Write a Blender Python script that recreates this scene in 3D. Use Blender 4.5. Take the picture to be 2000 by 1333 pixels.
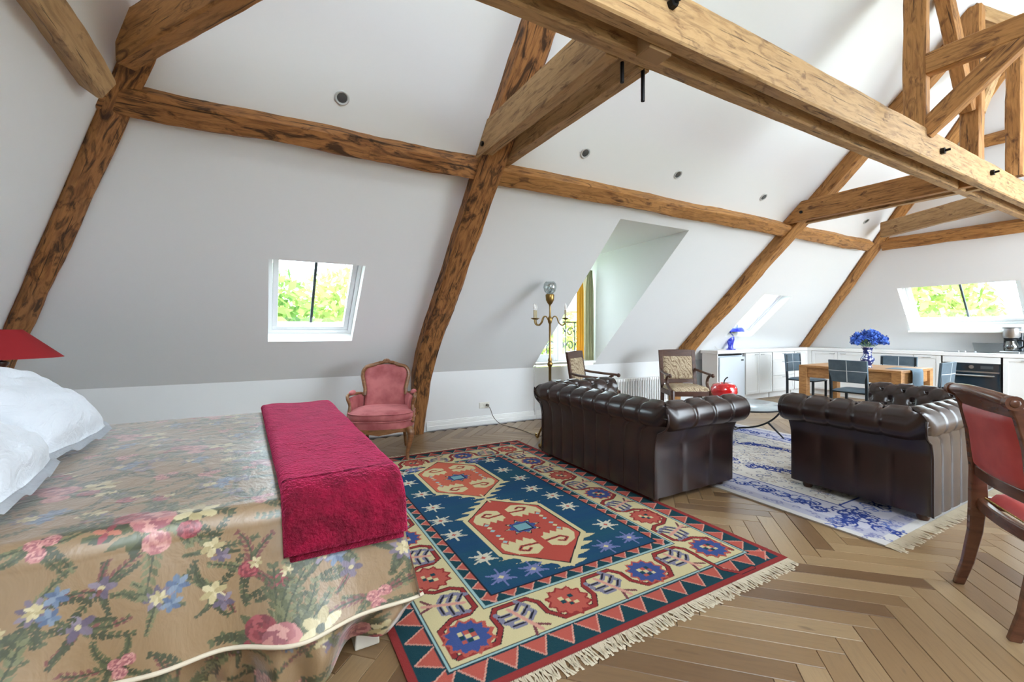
import bpy, bmesh, math, random
import numpy as np
from mathutils import Vector, Matrix, noise
R = random.Random(7)
PI = math.pi
for o in list(bpy.data.objects): bpy.data.objects.remove(o)
COL = bpy.context.scene.collection
SC = bpy.context.scene

# ---------------------------------------------------------------- camera
EYE, YAW = 1.30, math.radians(60.65)          # eye height; view direction measured from +X towards +Y
cd = bpy.data.cameras.new('camera'); cam = bpy.data.objects.new('camera', cd); COL.objects.link(cam)
cd.sensor_width = 36.0; cd.lens = 36.0*862/2000; cd.shift_y = -20.7/2000; cd.clip_start = .02
cam.location = (0, 0, EYE); cam.rotation_euler = (PI/2, 0, YAW-PI/2)
SC.camera = cam
# ---------------------------------------------------------------- daylight
W = bpy.data.worlds.new('overcast_sky'); SC.world = W; W.use_nodes = True
nt = W.node_tree; bg = nt.nodes['Background']
bg.inputs[0].default_value = (.80, .91, 1.0, 1); bg.inputs[1].default_value = 6.6
SC.view_settings.view_transform = 'Standard'; SC.view_settings.look = 'None'
SC.view_settings.gamma = 1.0; SC.view_settings.use_curve_mapping = False
SC.view_settings.exposure = 1.2
SC.cycles.max_bounces = 10; SC.cycles.diffuse_bounces = 6; SC.cycles.glossy_bounces = 4
SC.cycles.transparent_max_bounces = 16; SC.cycles.caustics_reflective = False; SC.cycles.caustics_refractive = False
SC.cycles.use_denoising = True

# ---------------------------------------------------------------- colours and materials
def lin(c):
    c = np.asarray(c, float)/255.0
    return np.where(c <= .04045, c/12.92, ((c+.055)/1.055)**2.4)
def rgba(c): return tuple(float(x) for x in lin(c)) + (1.0,)
class Mat:
    def __init__(s, name, col=(200,200,200), rough=.5, metal=0., spec=.5, **kw):
        s.m = bpy.data.materials.new(name); s.m.use_nodes = True
        s.nt = s.m.node_tree; s.b = s.nt.nodes['Principled BSDF']; s.L = s.nt.links.new
        s.b.inputs['Base Color'].default_value = rgba(col); s.b.inputs['Roughness'].default_value = rough
        s.b.inputs['Metallic'].default_value = metal; s.b.inputs['Specular IOR Level'].default_value = spec
        for k, v in kw.items(): s.b.inputs[k.replace('_', ' ')].default_value = v
    def n(s, t, **kw):
        nd = s.nt.nodes.new(t)
        for k, v in kw.items():
            if k.startswith('i_'):
                nm = k[2:].replace('_', ' '); nd.inputs[int(nm) if nm.isdigit() else nm].default_value = v
            else: setattr(nd, k, v)
        return nd
    def coord(s, which='Object', scale=(1,1,1), rot=(0,0,0)):
        tc = s.n('ShaderNodeTexCoord'); mp = s.n('ShaderNodeMapping')
        mp.inputs['Scale'].default_value = scale; mp.inputs['Rotation'].default_value = rot
        s.L(tc.outputs[which], mp.inputs[0]); return mp.outputs[0]
    def noise(s, vec, scale=5, detail=4, rough=.55, dist=0):
        n = s.n('ShaderNodeTexNoise', i_Scale=scale, i_Detail=detail, i_Roughness=rough, i_Distortion=dist); s.L(vec, n.inputs['Vector']); return n.outputs['Fac']
    def ramp(s, fac, stops):
        r = s.n('ShaderNodeValToRGB'); e = r.color_ramp.elements
        while len(e) < len(stops): e.new(.5)
        for el, (p, c) in zip(e, stops): el.position = p; el.color = rgba(c)
        s.L(fac, r.inputs[0]); return r.outputs[0]
    def mix(s, fac, a, b, mode='MIX'):
        m = s.n('ShaderNodeMix', data_type='RGBA', blend_type=mode)
        for i, x in ((0, fac), (6, a), (7, b)):
            if hasattr(x, 'node'): s.L(x, m.inputs[i])
            else: m.inputs[i].default_value = x if i == 0 else rgba(x)
        return m.outputs[2]
    def base(s, out): s.L(out, s.b.inputs['Base Color']); return s
    def bump(s, h, strength=.3, dist=.01):
        b = s.n('ShaderNodeBump', i_Strength=strength, i_Distance=dist); s.L(h, b.inputs['Height']); s.L(b.outputs[0], s.b.inputs['Normal']); return s
    def thin_glass(s, gloss=.04, tint=(245,250,250)):
        t = s.n('ShaderNodeBsdfTransparent'); t.inputs[0].default_value = rgba(tint)
        g = s.n('ShaderNodeBsdfGlossy'); g.inputs['Roughness'].default_value = .02
        f = s.n('ShaderNodeLayerWeight', i_Blend=.5); pw_ = s.n('ShaderNodeMath', operation='POWER'); pw_.inputs[1].default_value = 5.0; s.L(f.outputs['Facing'], pw_.inputs[0])
        ma = s.n('ShaderNodeMath', operation='MULTIPLY_ADD'); ma.inputs[1].default_value = .8; ma.inputs[2].default_value = gloss; s.L(pw_.outputs[0], ma.inputs[0]); mx = s.n('ShaderNodeMixShader')
        s.L(ma.outputs[0], mx.inputs[0]); s.L(t.outputs[0], mx.inputs[1]); s.L(g.outputs[0], mx.inputs[2])
        s.L(mx.outputs[0], s.nt.nodes['Material Output'].inputs[0]); return s

M = {}
m = Mat('white_plaster', (228,229,229), .85, spec=.2); v = m.coord(scale=(1,1,1)); M['plaster'] = m.bump(m.noise(v, 60, 3), .06, .003).m
m = Mat('white_gloss_paint', (238,238,236), .35); M['white'] = m.m
M['white_pvc'] = Mat('white_window_frame', (236,238,240), .3).m

def timber(name, light, mid, dark, amount):
    m = Mat(name, mid, .6, spec=.3)
    uv = m.coord('UV', (1.6, 9.0, 1)); uv2 = m.coord('UV', (2.6, 8.0, 1)); uv3 = m.coord('UV', (1.2, 38, 1)); uv4 = m.coord('UV', (3.0, 30, 1))
    base = m.ramp(m.noise(uv, 1.6, 6, .6, .9), [(.28, mid), (.5, light), (.74, mid)])
    def fac(vec, sc, det, dist, lo, hi, k):
        r = m.ramp(m.noise(vec, sc, det, .6, dist), [(lo, (255,255,255)), (hi, (0,0,0))]); bw = m.n('ShaderNodeRGBToBW'); m.L(r, bw.inputs[0])
        q = m.n('ShaderNodeMath', operation='MULTIPLY'); q.inputs[1].default_value = k; m.L(bw.outputs[0], q.inputs[0]); return q.outputs[0]
    c = m.mix(fac(uv2, 1.5, 5, 1.6, amount-.13, amount+.02, .88), base, dark)          # weathered patches
    c = m.mix(fac(uv4, 1.3, 4, .5, .38, .50, .38), c, dark)                             # fine grain streaks
    c = m.mix(fac(uv3, 1.5, 3, .3, .33, .38, .8), c, [x*.6 for x in dark])              # long cracks
    m.base(c); m.bump(m.noise(uv3, 2.0, 4, .6), .35, .006); return m.m
M['timber_dark'] = timber('old_brown_timber', (166,115,68), (126,82,50), (44,27,18), .50)
M['timber_light'] = timber('planed_tan_timber', (182,148,104), (158,122,82), (98,68,46), .42)
M['timber_mid'] = timber('honey_timber', (180,130,76), (142,96,54), (78,48,30), .43)

def oak(name, island):
    m = Mat(name, (190,160,120), .36, spec=.45)
    if island:
        g = m.n('ShaderNodeNewGeometry'); rnd = g.outputs['Random Per Island']
    else:
        g = m.n('ShaderNodeObjectInfo'); rnd = g.outputs['Random']
    tc = m.n('ShaderNodeTexCoord'); ad = m.n('ShaderNodeVectorMath', operation='ADD')
    sc = m.n('ShaderNodeMath', operation='MULTIPLY'); sc.inputs[1].default_value = 53.0; m.L(rnd, sc.inputs[0])
    cx = m.n('ShaderNodeCombineXYZ'); m.L(sc.outputs[0], cx.inputs[0]); m.L(sc.outputs[0], cx.inputs[1])
    m.L(tc.outputs['UV'], ad.inputs[0]); m.L(cx.outputs[0], ad.inputs[1])
    mp = m.n('ShaderNodeMapping'); mp.inputs['Scale'].default_value = (2.0, 22, 1); m.L(ad.outputs[0], mp.inputs[0])
    grain = m.noise(mp.outputs[0], 2.0, 6, .6, .8)
    tone = m.ramp(rnd, [(0., (120,92,64)), (.2, (148,119,85)), (.65, (160,132,97)), (1., (174,148,113))])
    c = m.mix(.55, tone, m.ramp(grain, [(.3, (108,98,88)), (.5, (142,134,124)), (.7, (116,106,96))]), 'OVERLAY')
    mp2 = m.n('ShaderNodeMapping'); mp2.inputs['Scale'].default_value = (3, 9, 1); m.L(ad.outputs[0], mp2.inputs[0])
    kn = m.ramp(m.noise(mp2.outputs[0], 1.6, 2), [(.70, (0,0,0)), (.78, (255,255,255))]); bw = m.n('ShaderNodeRGBToBW'); m.L(kn, bw.inputs[0])
    k = m.n('ShaderNodeMath', operation='MULTIPLY'); k.inputs[1].default_value = .6; m.L(bw.outputs[0], k.inputs[0])
    m.base(m.mix(k.outputs[0], c, (84,60,40))); m.bump(grain, .08, .002); return m.m
M['oak'] = oak('oak_parquet', False); M['oak_i'] = oak('oak_parquet_far', True)
M['subfloor'] = Mat('dark_joint', (52,38,26), .9).m
def wood(name, a, b, rough=.3, sc=(3,3,14), **kw):
    m = Mat(name, a, rough, **kw); v = m.coord('Object', sc); m.base(m.ramp(m.noise(v, 3, 5, .6, .8), [(.3, b), (.6, a)])); return m.m
M['walnut'] = wood('dark_walnut', (80,50,36), (56,34,24), .28)
M['mahog'] = wood('red_brown_mahogany', (104,66,48), (82,50,37), .25, (2,2,9))
M['gilt'] = wood('waxed_beech', (136,94,60), (98,64,40), .35)
M['oaktable'] = wood('oak_table_top', (188,140,88), (150,104,60), .4)
def leather(name, a, b, rough, scale=9):
    m = Mat(name, a, rough, spec=.6); v = m.coord(); m.base(m.ramp(m.noise(v, scale, 4), [(.35, b), (.65, a)])); m.bump(m.noise(v, 220, 2), .08, .001); return m.m
M['leather'] = leather('brown_leather', (46,29,26), (28,18,17), .27)
M['redleather'] = leather('red_leather', (190,76,74), (174,62,62), .45)
M['blueleather'] = leather('slate_leather', (82,100,112), (66,84,96), .5)
M['stitch'] = Mat('pale_stitching', (196,202,204), .7).m
def velvet(name, a, b, sheen, scale=7):
    m = Mat(name, a, .75, spec=.2, Sheen_Weight=sheen, Sheen_Roughness=.35); m.b.inputs['Sheen Tint'].default_value = rgba([min(255, x+60) for x in a])
    v = m.coord(); m.base(m.ramp(m.noise(v, scale, 3), [(.35, b), (.65, a)])); return m
M['velvet'] = velvet('rose_velvet', (176,104,104), (146,76,78), .6).m
mm = velvet('magenta_fleece', (136,8,46), (98,4,30), .8, 14); mm.b.inputs['Sheen Tint'].default_value = rgba((255,84,140)); mm.bump(mm.noise(mm.coord(), 62, 3, .6), 1.0, .02); M['fleece'] = mm.m
m = Mat('white_cotton', (206,210,216), .8, spec=.25, Sheen_Weight=.2); m.bump(m.noise(m.coord(scale=(1,1,1)), 7, 4, .6, 1.8), .55, .03); M['cotton'] = m.m
M['brass'] = Mat('aged_brass', (150,122,72), .34, 1.0).m
M['black'] = Mat('black_metal', (22,22,24), .4, .6).m
M['darkframe'] = Mat('dark_blue_black_metal', (24,34,40), .4, .3).m
M['lacquer_red'] = Mat('red_lacquer', (200,18,22), .12, spec=.7, Coat_Weight=1.0).m
M['kitchen'] = Mat('pale_cabinet_paint', (226,226,224), .4).m
M['worktop'] = Mat('white_worktop', (232,230,228), .25).m
m = Mat('fridge_white', (214,222,230), .25); M['fridge'] = m.m
M['steel'] = Mat('brushed_steel', (190,192,194), .3, 1.0).m
M['ovenglass'] = Mat('oven_black_glass', (26,40,50), .08, spec=.7).m
M['glass'] = Mat('window_pane').thin_glass().m
M['clear'] = Mat('clear_glass').thin_glass(.16, (238,242,242)).m
m = Mat('blue_glass', (40,58,214), .18, spec=.7, Coat_Weight=.5); v = m.coord(); m.base(m.ramp(m.noise(v, 14, 3), [(.4, (26,40,180)), (.65, (76,96,236))])); M['blueglass'] = m.m
m = Mat('blue_white_porcelain', (230,232,236), .15, spec=.6); v = m.coord(); vo = m.n('ShaderNodeTexVoronoi', i_Scale=26.0); m.L(v, vo.inputs['Vector'])
m.base(m.ramp(vo.outputs['Distance'], [(.3, (226,230,238)), (.42, (52,66,130)), (.6, (40,50,110))])); M['porcelain'] = m.m
m = Mat('patterned_tapestry', (196,180,150), .85, spec=.15); v = m.coord('Object', (1,1,.55)); w = m.n('ShaderNodeTexWave', i_Scale=9.0, i_Distortion=14.0, i_Detail=4.0, wave_type='BANDS', bands_direction='DIAGONAL'); m.L(v, w.inputs['Vector'])
m.base(m.ramp(w.outputs['Fac'], [(.1, (132,112,92)), (.4, (168,150,122)), (.7, (196,182,154)), (.95, (158,138,116))])); M['tapestry'] = m.m
M['redshade'] = Mat('red_fabric_shade', (148,38,42), .8, spec=.2).m
M['curtain'] = Mat('yellow_curtain', (238,186,64), .85, Transmission_Weight=0).m
M['curtain2'] = Mat('grey_green_curtain', (176,176,140), .85).m
M['lens'] = Mat('spot_lens', (70,74,76), .2, spec=.7).m
M['ring'] = Mat('spot_ring', (186,188,188), .35).m
M['plastic'] = Mat('cream_plastic', (226,224,214), .4).m
M['cord'] = Mat('grey_cord', (96,90,80), .7).m
M['wax'] = Mat('candle_sleeve', (196,184,150), .6).m
M['bulb'] = Mat('frosted_bulb', (240,240,236), .3).m
M['iron'] = Mat('wrought_iron', (60,66,70), .6).m
M['stone'] = Mat('grey_table_slab', (150,160,164), .12, spec=.6).m
M['linen'] = Mat('white_bed_linen', (206,198,184), .85).m
M['petal'] = velvet('blue_petals', (84,120,196), (52,82,168), .3, 20).m
M['stem'] = Mat('stem_green', (96,138,108), .6).m
M['runner'] = Mat('slate_cloth', (112,134,150), .85).m
def leaf_mat(name, a, b):
    m = Mat(name, a, .6, spec=.2); g = m.n('ShaderNodeNewGeometry'); col = m.ramp(g.outputs['Random Per Island'], [(0, b), (1, a)])
    d = m.n('ShaderNodeBsdfDiffuse'); t = m.n('ShaderNodeBsdfTranslucent'); mx = m.n('ShaderNodeMixShader'); mx.inputs[0].default_value = .5
    m.L(col, d.inputs[0]); m.L(col, t.inputs[0]); m.L(d.outputs[0], mx.inputs[1]); m.L(t.outputs[0], mx.inputs[2]); m.L(mx.outputs[0], m.nt.nodes['Material Output'].inputs[0]); return m.m
M['leaf1'] = leaf_mat('sunlit_leaves', (178,184,112), (124,148,80)); M['leaf2'] = leaf_mat('green_leaves', (150,172,92), (84,118,62))
M['bark'] = Mat('bark', (110,96,80), .9).m
M['lawn'] = Mat('lawn', (170,176,140), .9).m
def attr_mat(name, rough, spec, **kw):
    m = Mat(name, (200,200,200), rough, spec=spec, **kw); a = m.n('ShaderNodeAttribute', attribute_name='print'); m.base(a.outputs['Color']); return m
mm = attr_mat('wool_pile', .95, .1); mm.bump(mm.noise(mm.coord(), 260, 2), .5, .004); M['wool'] = mm.m
mm = attr_mat('glazed_chintz', .42, .5, Coat_Weight=1.0, Coat_Roughness=.5, Coat_IOR=1.85, Sheen_Weight=1.0, Sheen_Roughness=.25); v_ = mm.coord(scale=(1, 1, .6)); mm.bump(mm.noise(v_, 10, 4, .58, .6), .22, .03); mm.L(mm.b.inputs['Normal'].links[0].from_socket, mm.b.inputs['Coat Normal']); M['chintz'] = mm.m
M['fringe'] = Mat('cotton_fringe', (206,194,172), .9).m

# ---------------------------------------------------------------- mesh builder
def V3(p): return np.asarray(p, float)
class MB:
    def __init__(s): s.v = []; s.f = []; s.uv = []; s.mi = []
    def add(s, verts, faces, uvs=None, mi=0):
        o = len(s.v); s.v.extend([tuple(map(float, p)) for p in verts])
        for k, f in enumerate(faces):
            s.f.append([i+o for i in f]); s.uv.append(uvs[k] if uvs else None); s.mi.append(mi)
        return s
    def box(s, c, d, rz=0., M4=None, mi=0):
        x, y, z = [q/2 for q in d]; P = np.array([(-x,-y,-z),(x,-y,-z),(x,y,-z),(-x,y,-z),(-x,-y,z),(x,-y,z),(x,y,z),(-x,y,z)])
        if rz: a, b = math.cos(rz), math.sin(rz); P = P @ np.array([[a,b,0],[-b,a,0],[0,0,1]])
        if M4 is not None: P = P @ np.asarray(M4).T
        return s.add(P+V3(c), [(0,3,2,1),(4,5,6,7),(0,1,5,4),(1,2,6,5),(2,3,7,6),(3,0,4,7)], mi=mi)
    def span(s, a, b, mi=0):
        a, b = V3(a), V3(b); return s.box((a+b)/2, np.abs(b-a), mi=mi)
    def hexa(s, P, mi=0):      # eight corners: bottom ring, then top ring
        return s.add(P, [(0,3,2,1),(4,5,6,7),(0,1,5,4),(1,2,6,5),(2,3,7,6),(3,0,4,7)], mi=mi)
    def rings(s, rs, closed=True, caps=True, uvs=None, mi=0, loop=False):
        n = len(rs[0]); vs = [p for r in rs for p in r]; fs = []; us = []
        kk = len(rs) if loop else len(rs)-1
        for i in range(kk):
            i2 = (i+1) % len(rs)
            for j in range(n if closed else n-1):
                j2 = (j+1) % n; fs.append((i*n+j, i*n+j2, i2*n+j2, i2*n+j))
                if uvs: us.append([(uvs[0][i], uvs[1][j]), (uvs[0][i], uvs[1][j+1]), (uvs[0][i+1], uvs[1][j+1]), (uvs[0][i+1], uvs[1][j])])
        if closed and caps and not loop:
            fs.append(tuple(range(n-1, -1, -1))); fs.append(tuple((len(rs)-1)*n+j for j in range(n)))
            if uvs:
                u0 = uvs[0][0]
                for _ in range(2): us.append([(u0+.02*math.cos(j), .02*math.sin(j)) for j in range(n)])
        return s.add(vs, fs, us if uvs else None, mi)
    def tube(s, path, r, n=8, mi=0, flat=1., loop=False):
        P = [V3(p) for p in path]; m = len(P); rr = list(r) if hasattr(r, '__len__') else [r]*m
        T = []
        for i in range(m):
            a = P[(i-1) % m] if loop else P[max(i-1, 0)]; b = P[(i+1) % m] if loop else P[min(i+1, m-1)]
            t = b-a; T.append(t/(np.linalg.norm(t)+1e-12))
        u = np.cross(T[0], (0,0,1.)); u = np.cross(T[0], (0,1.,0)) if np.linalg.norm(u) < .1 else u; u /= np.linalg.norm(u); rs = []
        for i in range(m):
            u = u-T[i]*(u@T[i]); u /= np.linalg.norm(u)+1e-12; w = np.cross(T[i], u)
            rs.append([P[i]+rr[i]*(u*math.cos(2*PI*k/n)+flat*w*math.sin(2*PI*k/n)) for k in range(n)])
        return s.rings(rs, mi=mi, loop=loop)
    def lathe(s, prof, c=(0,0,0), n=24, mi=0, sx=1., sy=1.):
        c = V3(c); rs = [[c+V3((max(r, 1e-4)*sx*math.cos(2*PI*k/n), max(r, 1e-4)*sy*math.sin(2*PI*k/n), z)) for k in range(n)] for r, z in prof]
        return s.rings(rs, mi=mi)
    def ball(s, c, r, n=12, m=8, mi=0):
        r3 = r if hasattr(r, '__len__') else (r, r, r)
        rs = [[V3(c)+V3((r3[0]*math.sin(t)*math.cos(2*PI*k/n), r3[1]*math.sin(t)*math.sin(2*PI*k/n), -r3[2]*math.cos(t))) for k in range(n)] for t in [PI*(i+.02)/(m+.04) for i in range(m+1)]]
        return s.rings(rs, mi=mi)
    def grid(s, G, mi=0):
        G = np.asarray(G); a, b = G.shape[:2]
        return s.add(G.reshape(-1, 3), [(i*b+j, i*b+j+1, (i+1)*b+j+1, (i+1)*b+j) for i in range(a-1) for j in range(b-1)], mi=mi)
    def prism(s, pts, ax, a, b, mi=0):       # 2-D outline extruded along axis ax from a to b
        n = len(pts)
        def q(p, t):
            return {0: (t, p[0], p[1]), 1: (p[0], t, p[1]), 2: (p[0], p[1], t)}[ax]
        vs = [q(p, a) for p in pts]+[q(p, b) for p in pts]
        return s.add(vs, [tuple(range(n-1, -1, -1)), tuple(range(n, 2*n))]+[(i, (i+1) % n, n+(i+1) % n, n+i) for i in range(n)], mi=mi)
    def build(s, name, mat, parent=None, smooth=None, bevel=0., seg=2, sub=0, kind=None, label=None, fixn=True):
        me = bpy.data.meshes.new(name); me.from_pydata(s.v, [], s.f)
        mats = mat if isinstance(mat, (list, tuple)) else [mat]
        for q in mats: me.materials.append(q)
        if len(mats) > 1: me.polygons.foreach_set('material_index', s.mi)
        if any(u is not None for u in s.uv):
            l = me.uv_layers.new(name='UVMap').data; i = 0
            for f, u in zip(s.f, s.uv):
                for k in range(len(f)):
                    if u is not None: l[i].uv = u[k]
                    i += 1
        if fixn:
            bm = bmesh.new(); bm.from_mesh(me); bmesh.ops.recalc_face_normals(bm, faces=bm.faces); bm.to_mesh(me); bm.free()
        if smooth is not None:
            me.polygons.foreach_set('use_smooth', [True]*len(me.polygons))
            if smooth < 180: me.set_sharp_from_angle(angle=math.radians(smooth))
        o = bpy.data.objects.new(name, me); COL.objects.link(o)
        if parent is not None: o.parent = parent
        if sub: md = o.modifiers.new('s', 'SUBSURF'); md.levels = md.render_levels = sub
        if bevel: md = o.modifiers.new('b', 'BEVEL'); md.width = bevel; md.segments = seg; md.limit_method = 'ANGLE'; md.angle_limit = .6
        if kind: o['kind'] = kind
        if label: o['label'] = label
        return o
def thing(name, label, cat, loc=(0,0,0), rz=0., group=None):
    o = bpy.data.objects.new(name, None); COL.objects.link(o); o.empty_display_size = .1
    o.location = loc; o.rotation_euler = (0,0,rz); o['label'] = label; o['category'] = cat
    if group: o['group'] = group
    return o
def struct(name):
    o = bpy.data.objects.new(name, None); COL.objects.link(o); o['kind'] = 'structure'; return o
def tag(o, label, cat, group=None):
    o['label'] = label; o['category'] = cat
    if group: o['group'] = group
    return o
def copy_thing(src, loc, rz, label, group=None):
    c = src.copy(); COL.objects.link(c); c.location = loc; c.rotation_euler = (0,0,rz); c['label'] = label
    if group: c['group'] = group
    def rec(a, b):
        for ch in list(a.children):
            d = ch.copy(); COL.objects.link(d); d.parent = b; rec(ch, d)
    rec(src, c); return c
def sm(t): t = min(max(t, 0.), 1.); return t*t*(3-2*t)
def bez(pts, n=12):
    P = [V3(p) for p in pts]; out = []       # smooth curve through the points (Catmull-Rom)
    for i in range(len(P)-1):
        p0, p1, p2, p3 = P[max(i-1,0)], P[i], P[i+1], P[min(i+2,len(P)-1)]
        for k in range(n):
            t = k/n; out.append(.5*((2*p1)+(p2-p0)*t+(2*p0-5*p1+4*p2-p3)*t*t+(3*p1-p0-3*p2+p3)*t**3))
    out.append(P[-1]); return out
# ================================================================ THE SHELL
YK, ZK, SL = 5.518, .754, .975                # knee wall plane, its height, slope of the long roof side
YR = .60; ZR = ZK+(YK-YR)*SL                  # ridge
XL0, KL = -2.10, .664                         # left hip plane  x = XL0 + KL*(z-ZK)
XR0, KR = 10.44, .756                         # right hip plane x = XR0 - KR*(z-ZK)
def clip(poly, nrm, c):                       # keep nrm.p <= c
    out = []
    for i in range(len(poly)):
        a, b = poly[i], poly[(i+1) % len(poly)]; da, db = a@nrm-c, b@nrm-c
        if da <= 1e-9: out.append(a)
        if (da < -1e-9 and db > 1e-9) or (da > 1e-9 and db < -1e-9): out.append(a+(b-a)*(da/(da-db)))
    return out
HIPL = (V3((-1,0,KL)), -(XL0-KL*ZK)); HIPR = (V3((1,0,KR)), XR0+KR*ZK); SLOPE = (V3((0,SL,1)), ZK+SL*YK)
def face_grid(mb, P, us, vs, holes, clips):
    for i in range(len(us)-1):
        for j in range(len(vs)-1):
            u, v = (us[i]+us[i+1])/2, (vs[j]+vs[j+1])/2
            if any(h[0] < u < h[1] and h[2] < v < h[3] for h in holes): continue
            q = [P(us[i], vs[j]), P(us[i+1], vs[j]), P(us[i+1], vs[j+1]), P(us[i], vs[j+1])]
            for n_, c_ in clips:
                if len(q) > 2: q = clip(q, n_, c_)
            if len(q) > 2: mb.add(q, [tuple(range(len(q)))])
# openings: skylight over the bed, dormer, skylight past the third rafter, kitchen skylight
W1 = (.035, .84, 4.33, 5.075); W3 = (7.27, 8.06, 4.345, 5.07); DM = (3.455, 4.585, 3.685, 5.518)
W4 = (1.955, 3.365, 1.315, 2.02)              # y0,y1 and z0,z1 on the right hip
def PS(x, y): return V3((x, y, ZK+SL*(YK-y)))
def PR(y, z): return V3((XR0-KR*(z-ZK), y, z))
def PL(y, z): return V3((XL0+KL*(z-ZK), y, z))
mb = MB(); face_grid(mb, PS, sorted({-2.2, W1[0], W1[1], DM[0], DM[1], W3[0], W3[1], 10.6}), sorted({YR, W1[2], W1[3], W3[2], W3[3], DM[2], YK}), [W1, W3, DM], [HIPL, HIPR])
mb.build('wall_back', M['plaster'], kind='structure')
mb = MB(); face_grid(mb, PR, sorted({-4.3, W4[0], W4[1], YK}), sorted({ZK, W4[2], W4[3], ZR}), [W4], [SLOPE, (V3((0,-SL,1)), ZR+SL*-YR)])
mb.build('wall_right', M['plaster'], kind='structure')
mb = MB(); face_grid(mb, PL, [-4.3, YK], [ZK, ZR], [], [SLOPE, (V3((0,-SL,1)), ZR+SL*-YR)])
mb.build('wall_left', M['plaster'], kind='structure')
mb = MB(); mb.add([(XL0,YK,-.02),(XR0,YK,-.02),(XR0,YK,ZK),(XL0,YK,ZK)], [(0,1,2,3)]); mb.build('wall_knee_back', M['plaster'], kind='structure')
mb = MB(); mb.add([(XL0,-4.3,-.02),(XL0,YK,-.02),(XL0,YK,ZK),(XL0,-4.3,ZK)], [(0,1,2,3)]); mb.build('wall_knee_left', M['plaster'], kind='structure')
mb = MB(); mb.add([(XR0,-4.3,-.02),(XR0,YK,-.02),(XR0,YK,ZK),(XR0,-4.3,ZK)], [(0,1,2,3)]); mb.build('wall_knee_right', M['plaster'], kind='structure')
# opposite roof side, above and behind the camera; unseen hole and open right end added to brighten the room
FY, XO = -4.3, 5.7
mb = MB()
PF = lambda x, y: V3((x, y, ZR-SL*(YR-y)))
face_grid(mb, PF, [-3, -.7, 1.7, XO], [YR, -.6, -2.2, FY], [(-.7, 1.7, -2.2, -.6)], [HIPL, HIPR])
P = [V3((XO,YR,ZR)), V3((12,YR,ZR)), V3((12,-.7,ZR-SL*(YR+.7))), V3((XO,-.7,ZR-SL*(YR+.7)))]
for h in (HIPL, HIPR): P = clip(P, *h)
mb.add(P, [tuple(range(len(P)))]); mb.build('ceiling', M['plaster'], kind='structure')
mb = MB(); mb.add([(XL0,FY,-.02),(XO,FY,-.02),(XO,FY,ZK),(XL0,FY,ZK)], [(0,1,2,3)]); mb.build('wall_front', M['plaster'], kind='structure')

# ---- skylights
def skylight(name, P, a0, a1, b0, b1, n_out, depth, bar=True, up=1):
    """P(a,b): wall surface; a horizontal, b along the slope (b0 is the low edge)"""
    root = struct(name); n_out = V3(n_out)/np.linalg.norm(n_out)
    c = [P(a0,b0), P(a1,b0), P(a1,b1), P(a0,b1)]; A = c[1]-c[0]; LA = np.linalg.norm(A); A /= LA; B = c[3]-c[0]; LB = np.linalg.norm(B); B /= LB
    o = [p+n_out*depth for p in c]
    mb = MB()
    for i in range(4): j = (i+1) % 4; mb.add([c[i], c[j], o[j], o[i]], [(0,1,2,3)])
    mb.build('reveal', M['white'], root)
    def rect(u0, u1, v0, v1, d0, d1, mb):
        q = lambda u, v, d: c[0]+A*u+B*v+n_out*d
        return mb.hexa([q(u0,v0,d0), q(u1,v0,d0), q(u1,v1,d0), q(u0,v1,d0), q(u0,v0,d1), q(u1,v0,d1), q(u1,v1,d1), q(u0,v1,d1)])
    def ring(i0, i1, d0, d1, nm, mat):
        mb = MB()
        rect(i0, LA-i0, i0, i1, d0, d1, mb); rect(i0, LA-i0, LB-i1, LB-i0, d0, d1, mb); rect(i0, i1, i1, LB-i1, d0, d1, mb); rect(LA-i1, LA-i0, i1, LB-i1, d0, d1, mb)
        return mb.build(nm, mat, root, bevel=.004)
    ring(.0, .035, depth-.05, depth+.03, 'frame', M['white_pvc'])
    s = ring(.037, .085, depth-.03, depth+.04, 'sash', M['white_pvc'])
    mb = MB(); rect(.085, LA-.085, .085, LB-.085, depth+.012, depth+.016, mb); mb.build('pane', M['glass'], root)
    if bar: mb = MB(); rect(LA/2-.012, LA/2+.012, .06, LB-.06, depth+.03, depth+.06, mb); mb.build('glazing_bar', M['iron'], root)
    mb = MB(); rect(.12, LA-.12, LB-.075, LB-.055, depth-.065, depth-.03, mb); mb.build('handle_bar', M['white_pvc'], root, bevel=.004)
    return root
skylight('window_1', lambda a, b: PS(a, b), W1[0], W1[1], W1[3], W1[2], (0,SL,1), .165)
skylight('window_3', lambda a, b: PS(a, b), W3[0], W3[1], W3[3], W3[2], (0,SL,1), .165)
skylight('window_4', lambda a, b: PR(a, b), W4[0], W4[1], W4[2], W4[3], (1,0,KR), .20)
mb = MB(); mb.span((PR(0,1.27)[0]-.12, W4[0]-.05, 1.262), (PR(0,1.27)[0]+.06, W4[1]+.01, 1.292)); mb.build('window_sill', M['white'], kind='structure', bevel=.006)
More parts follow.
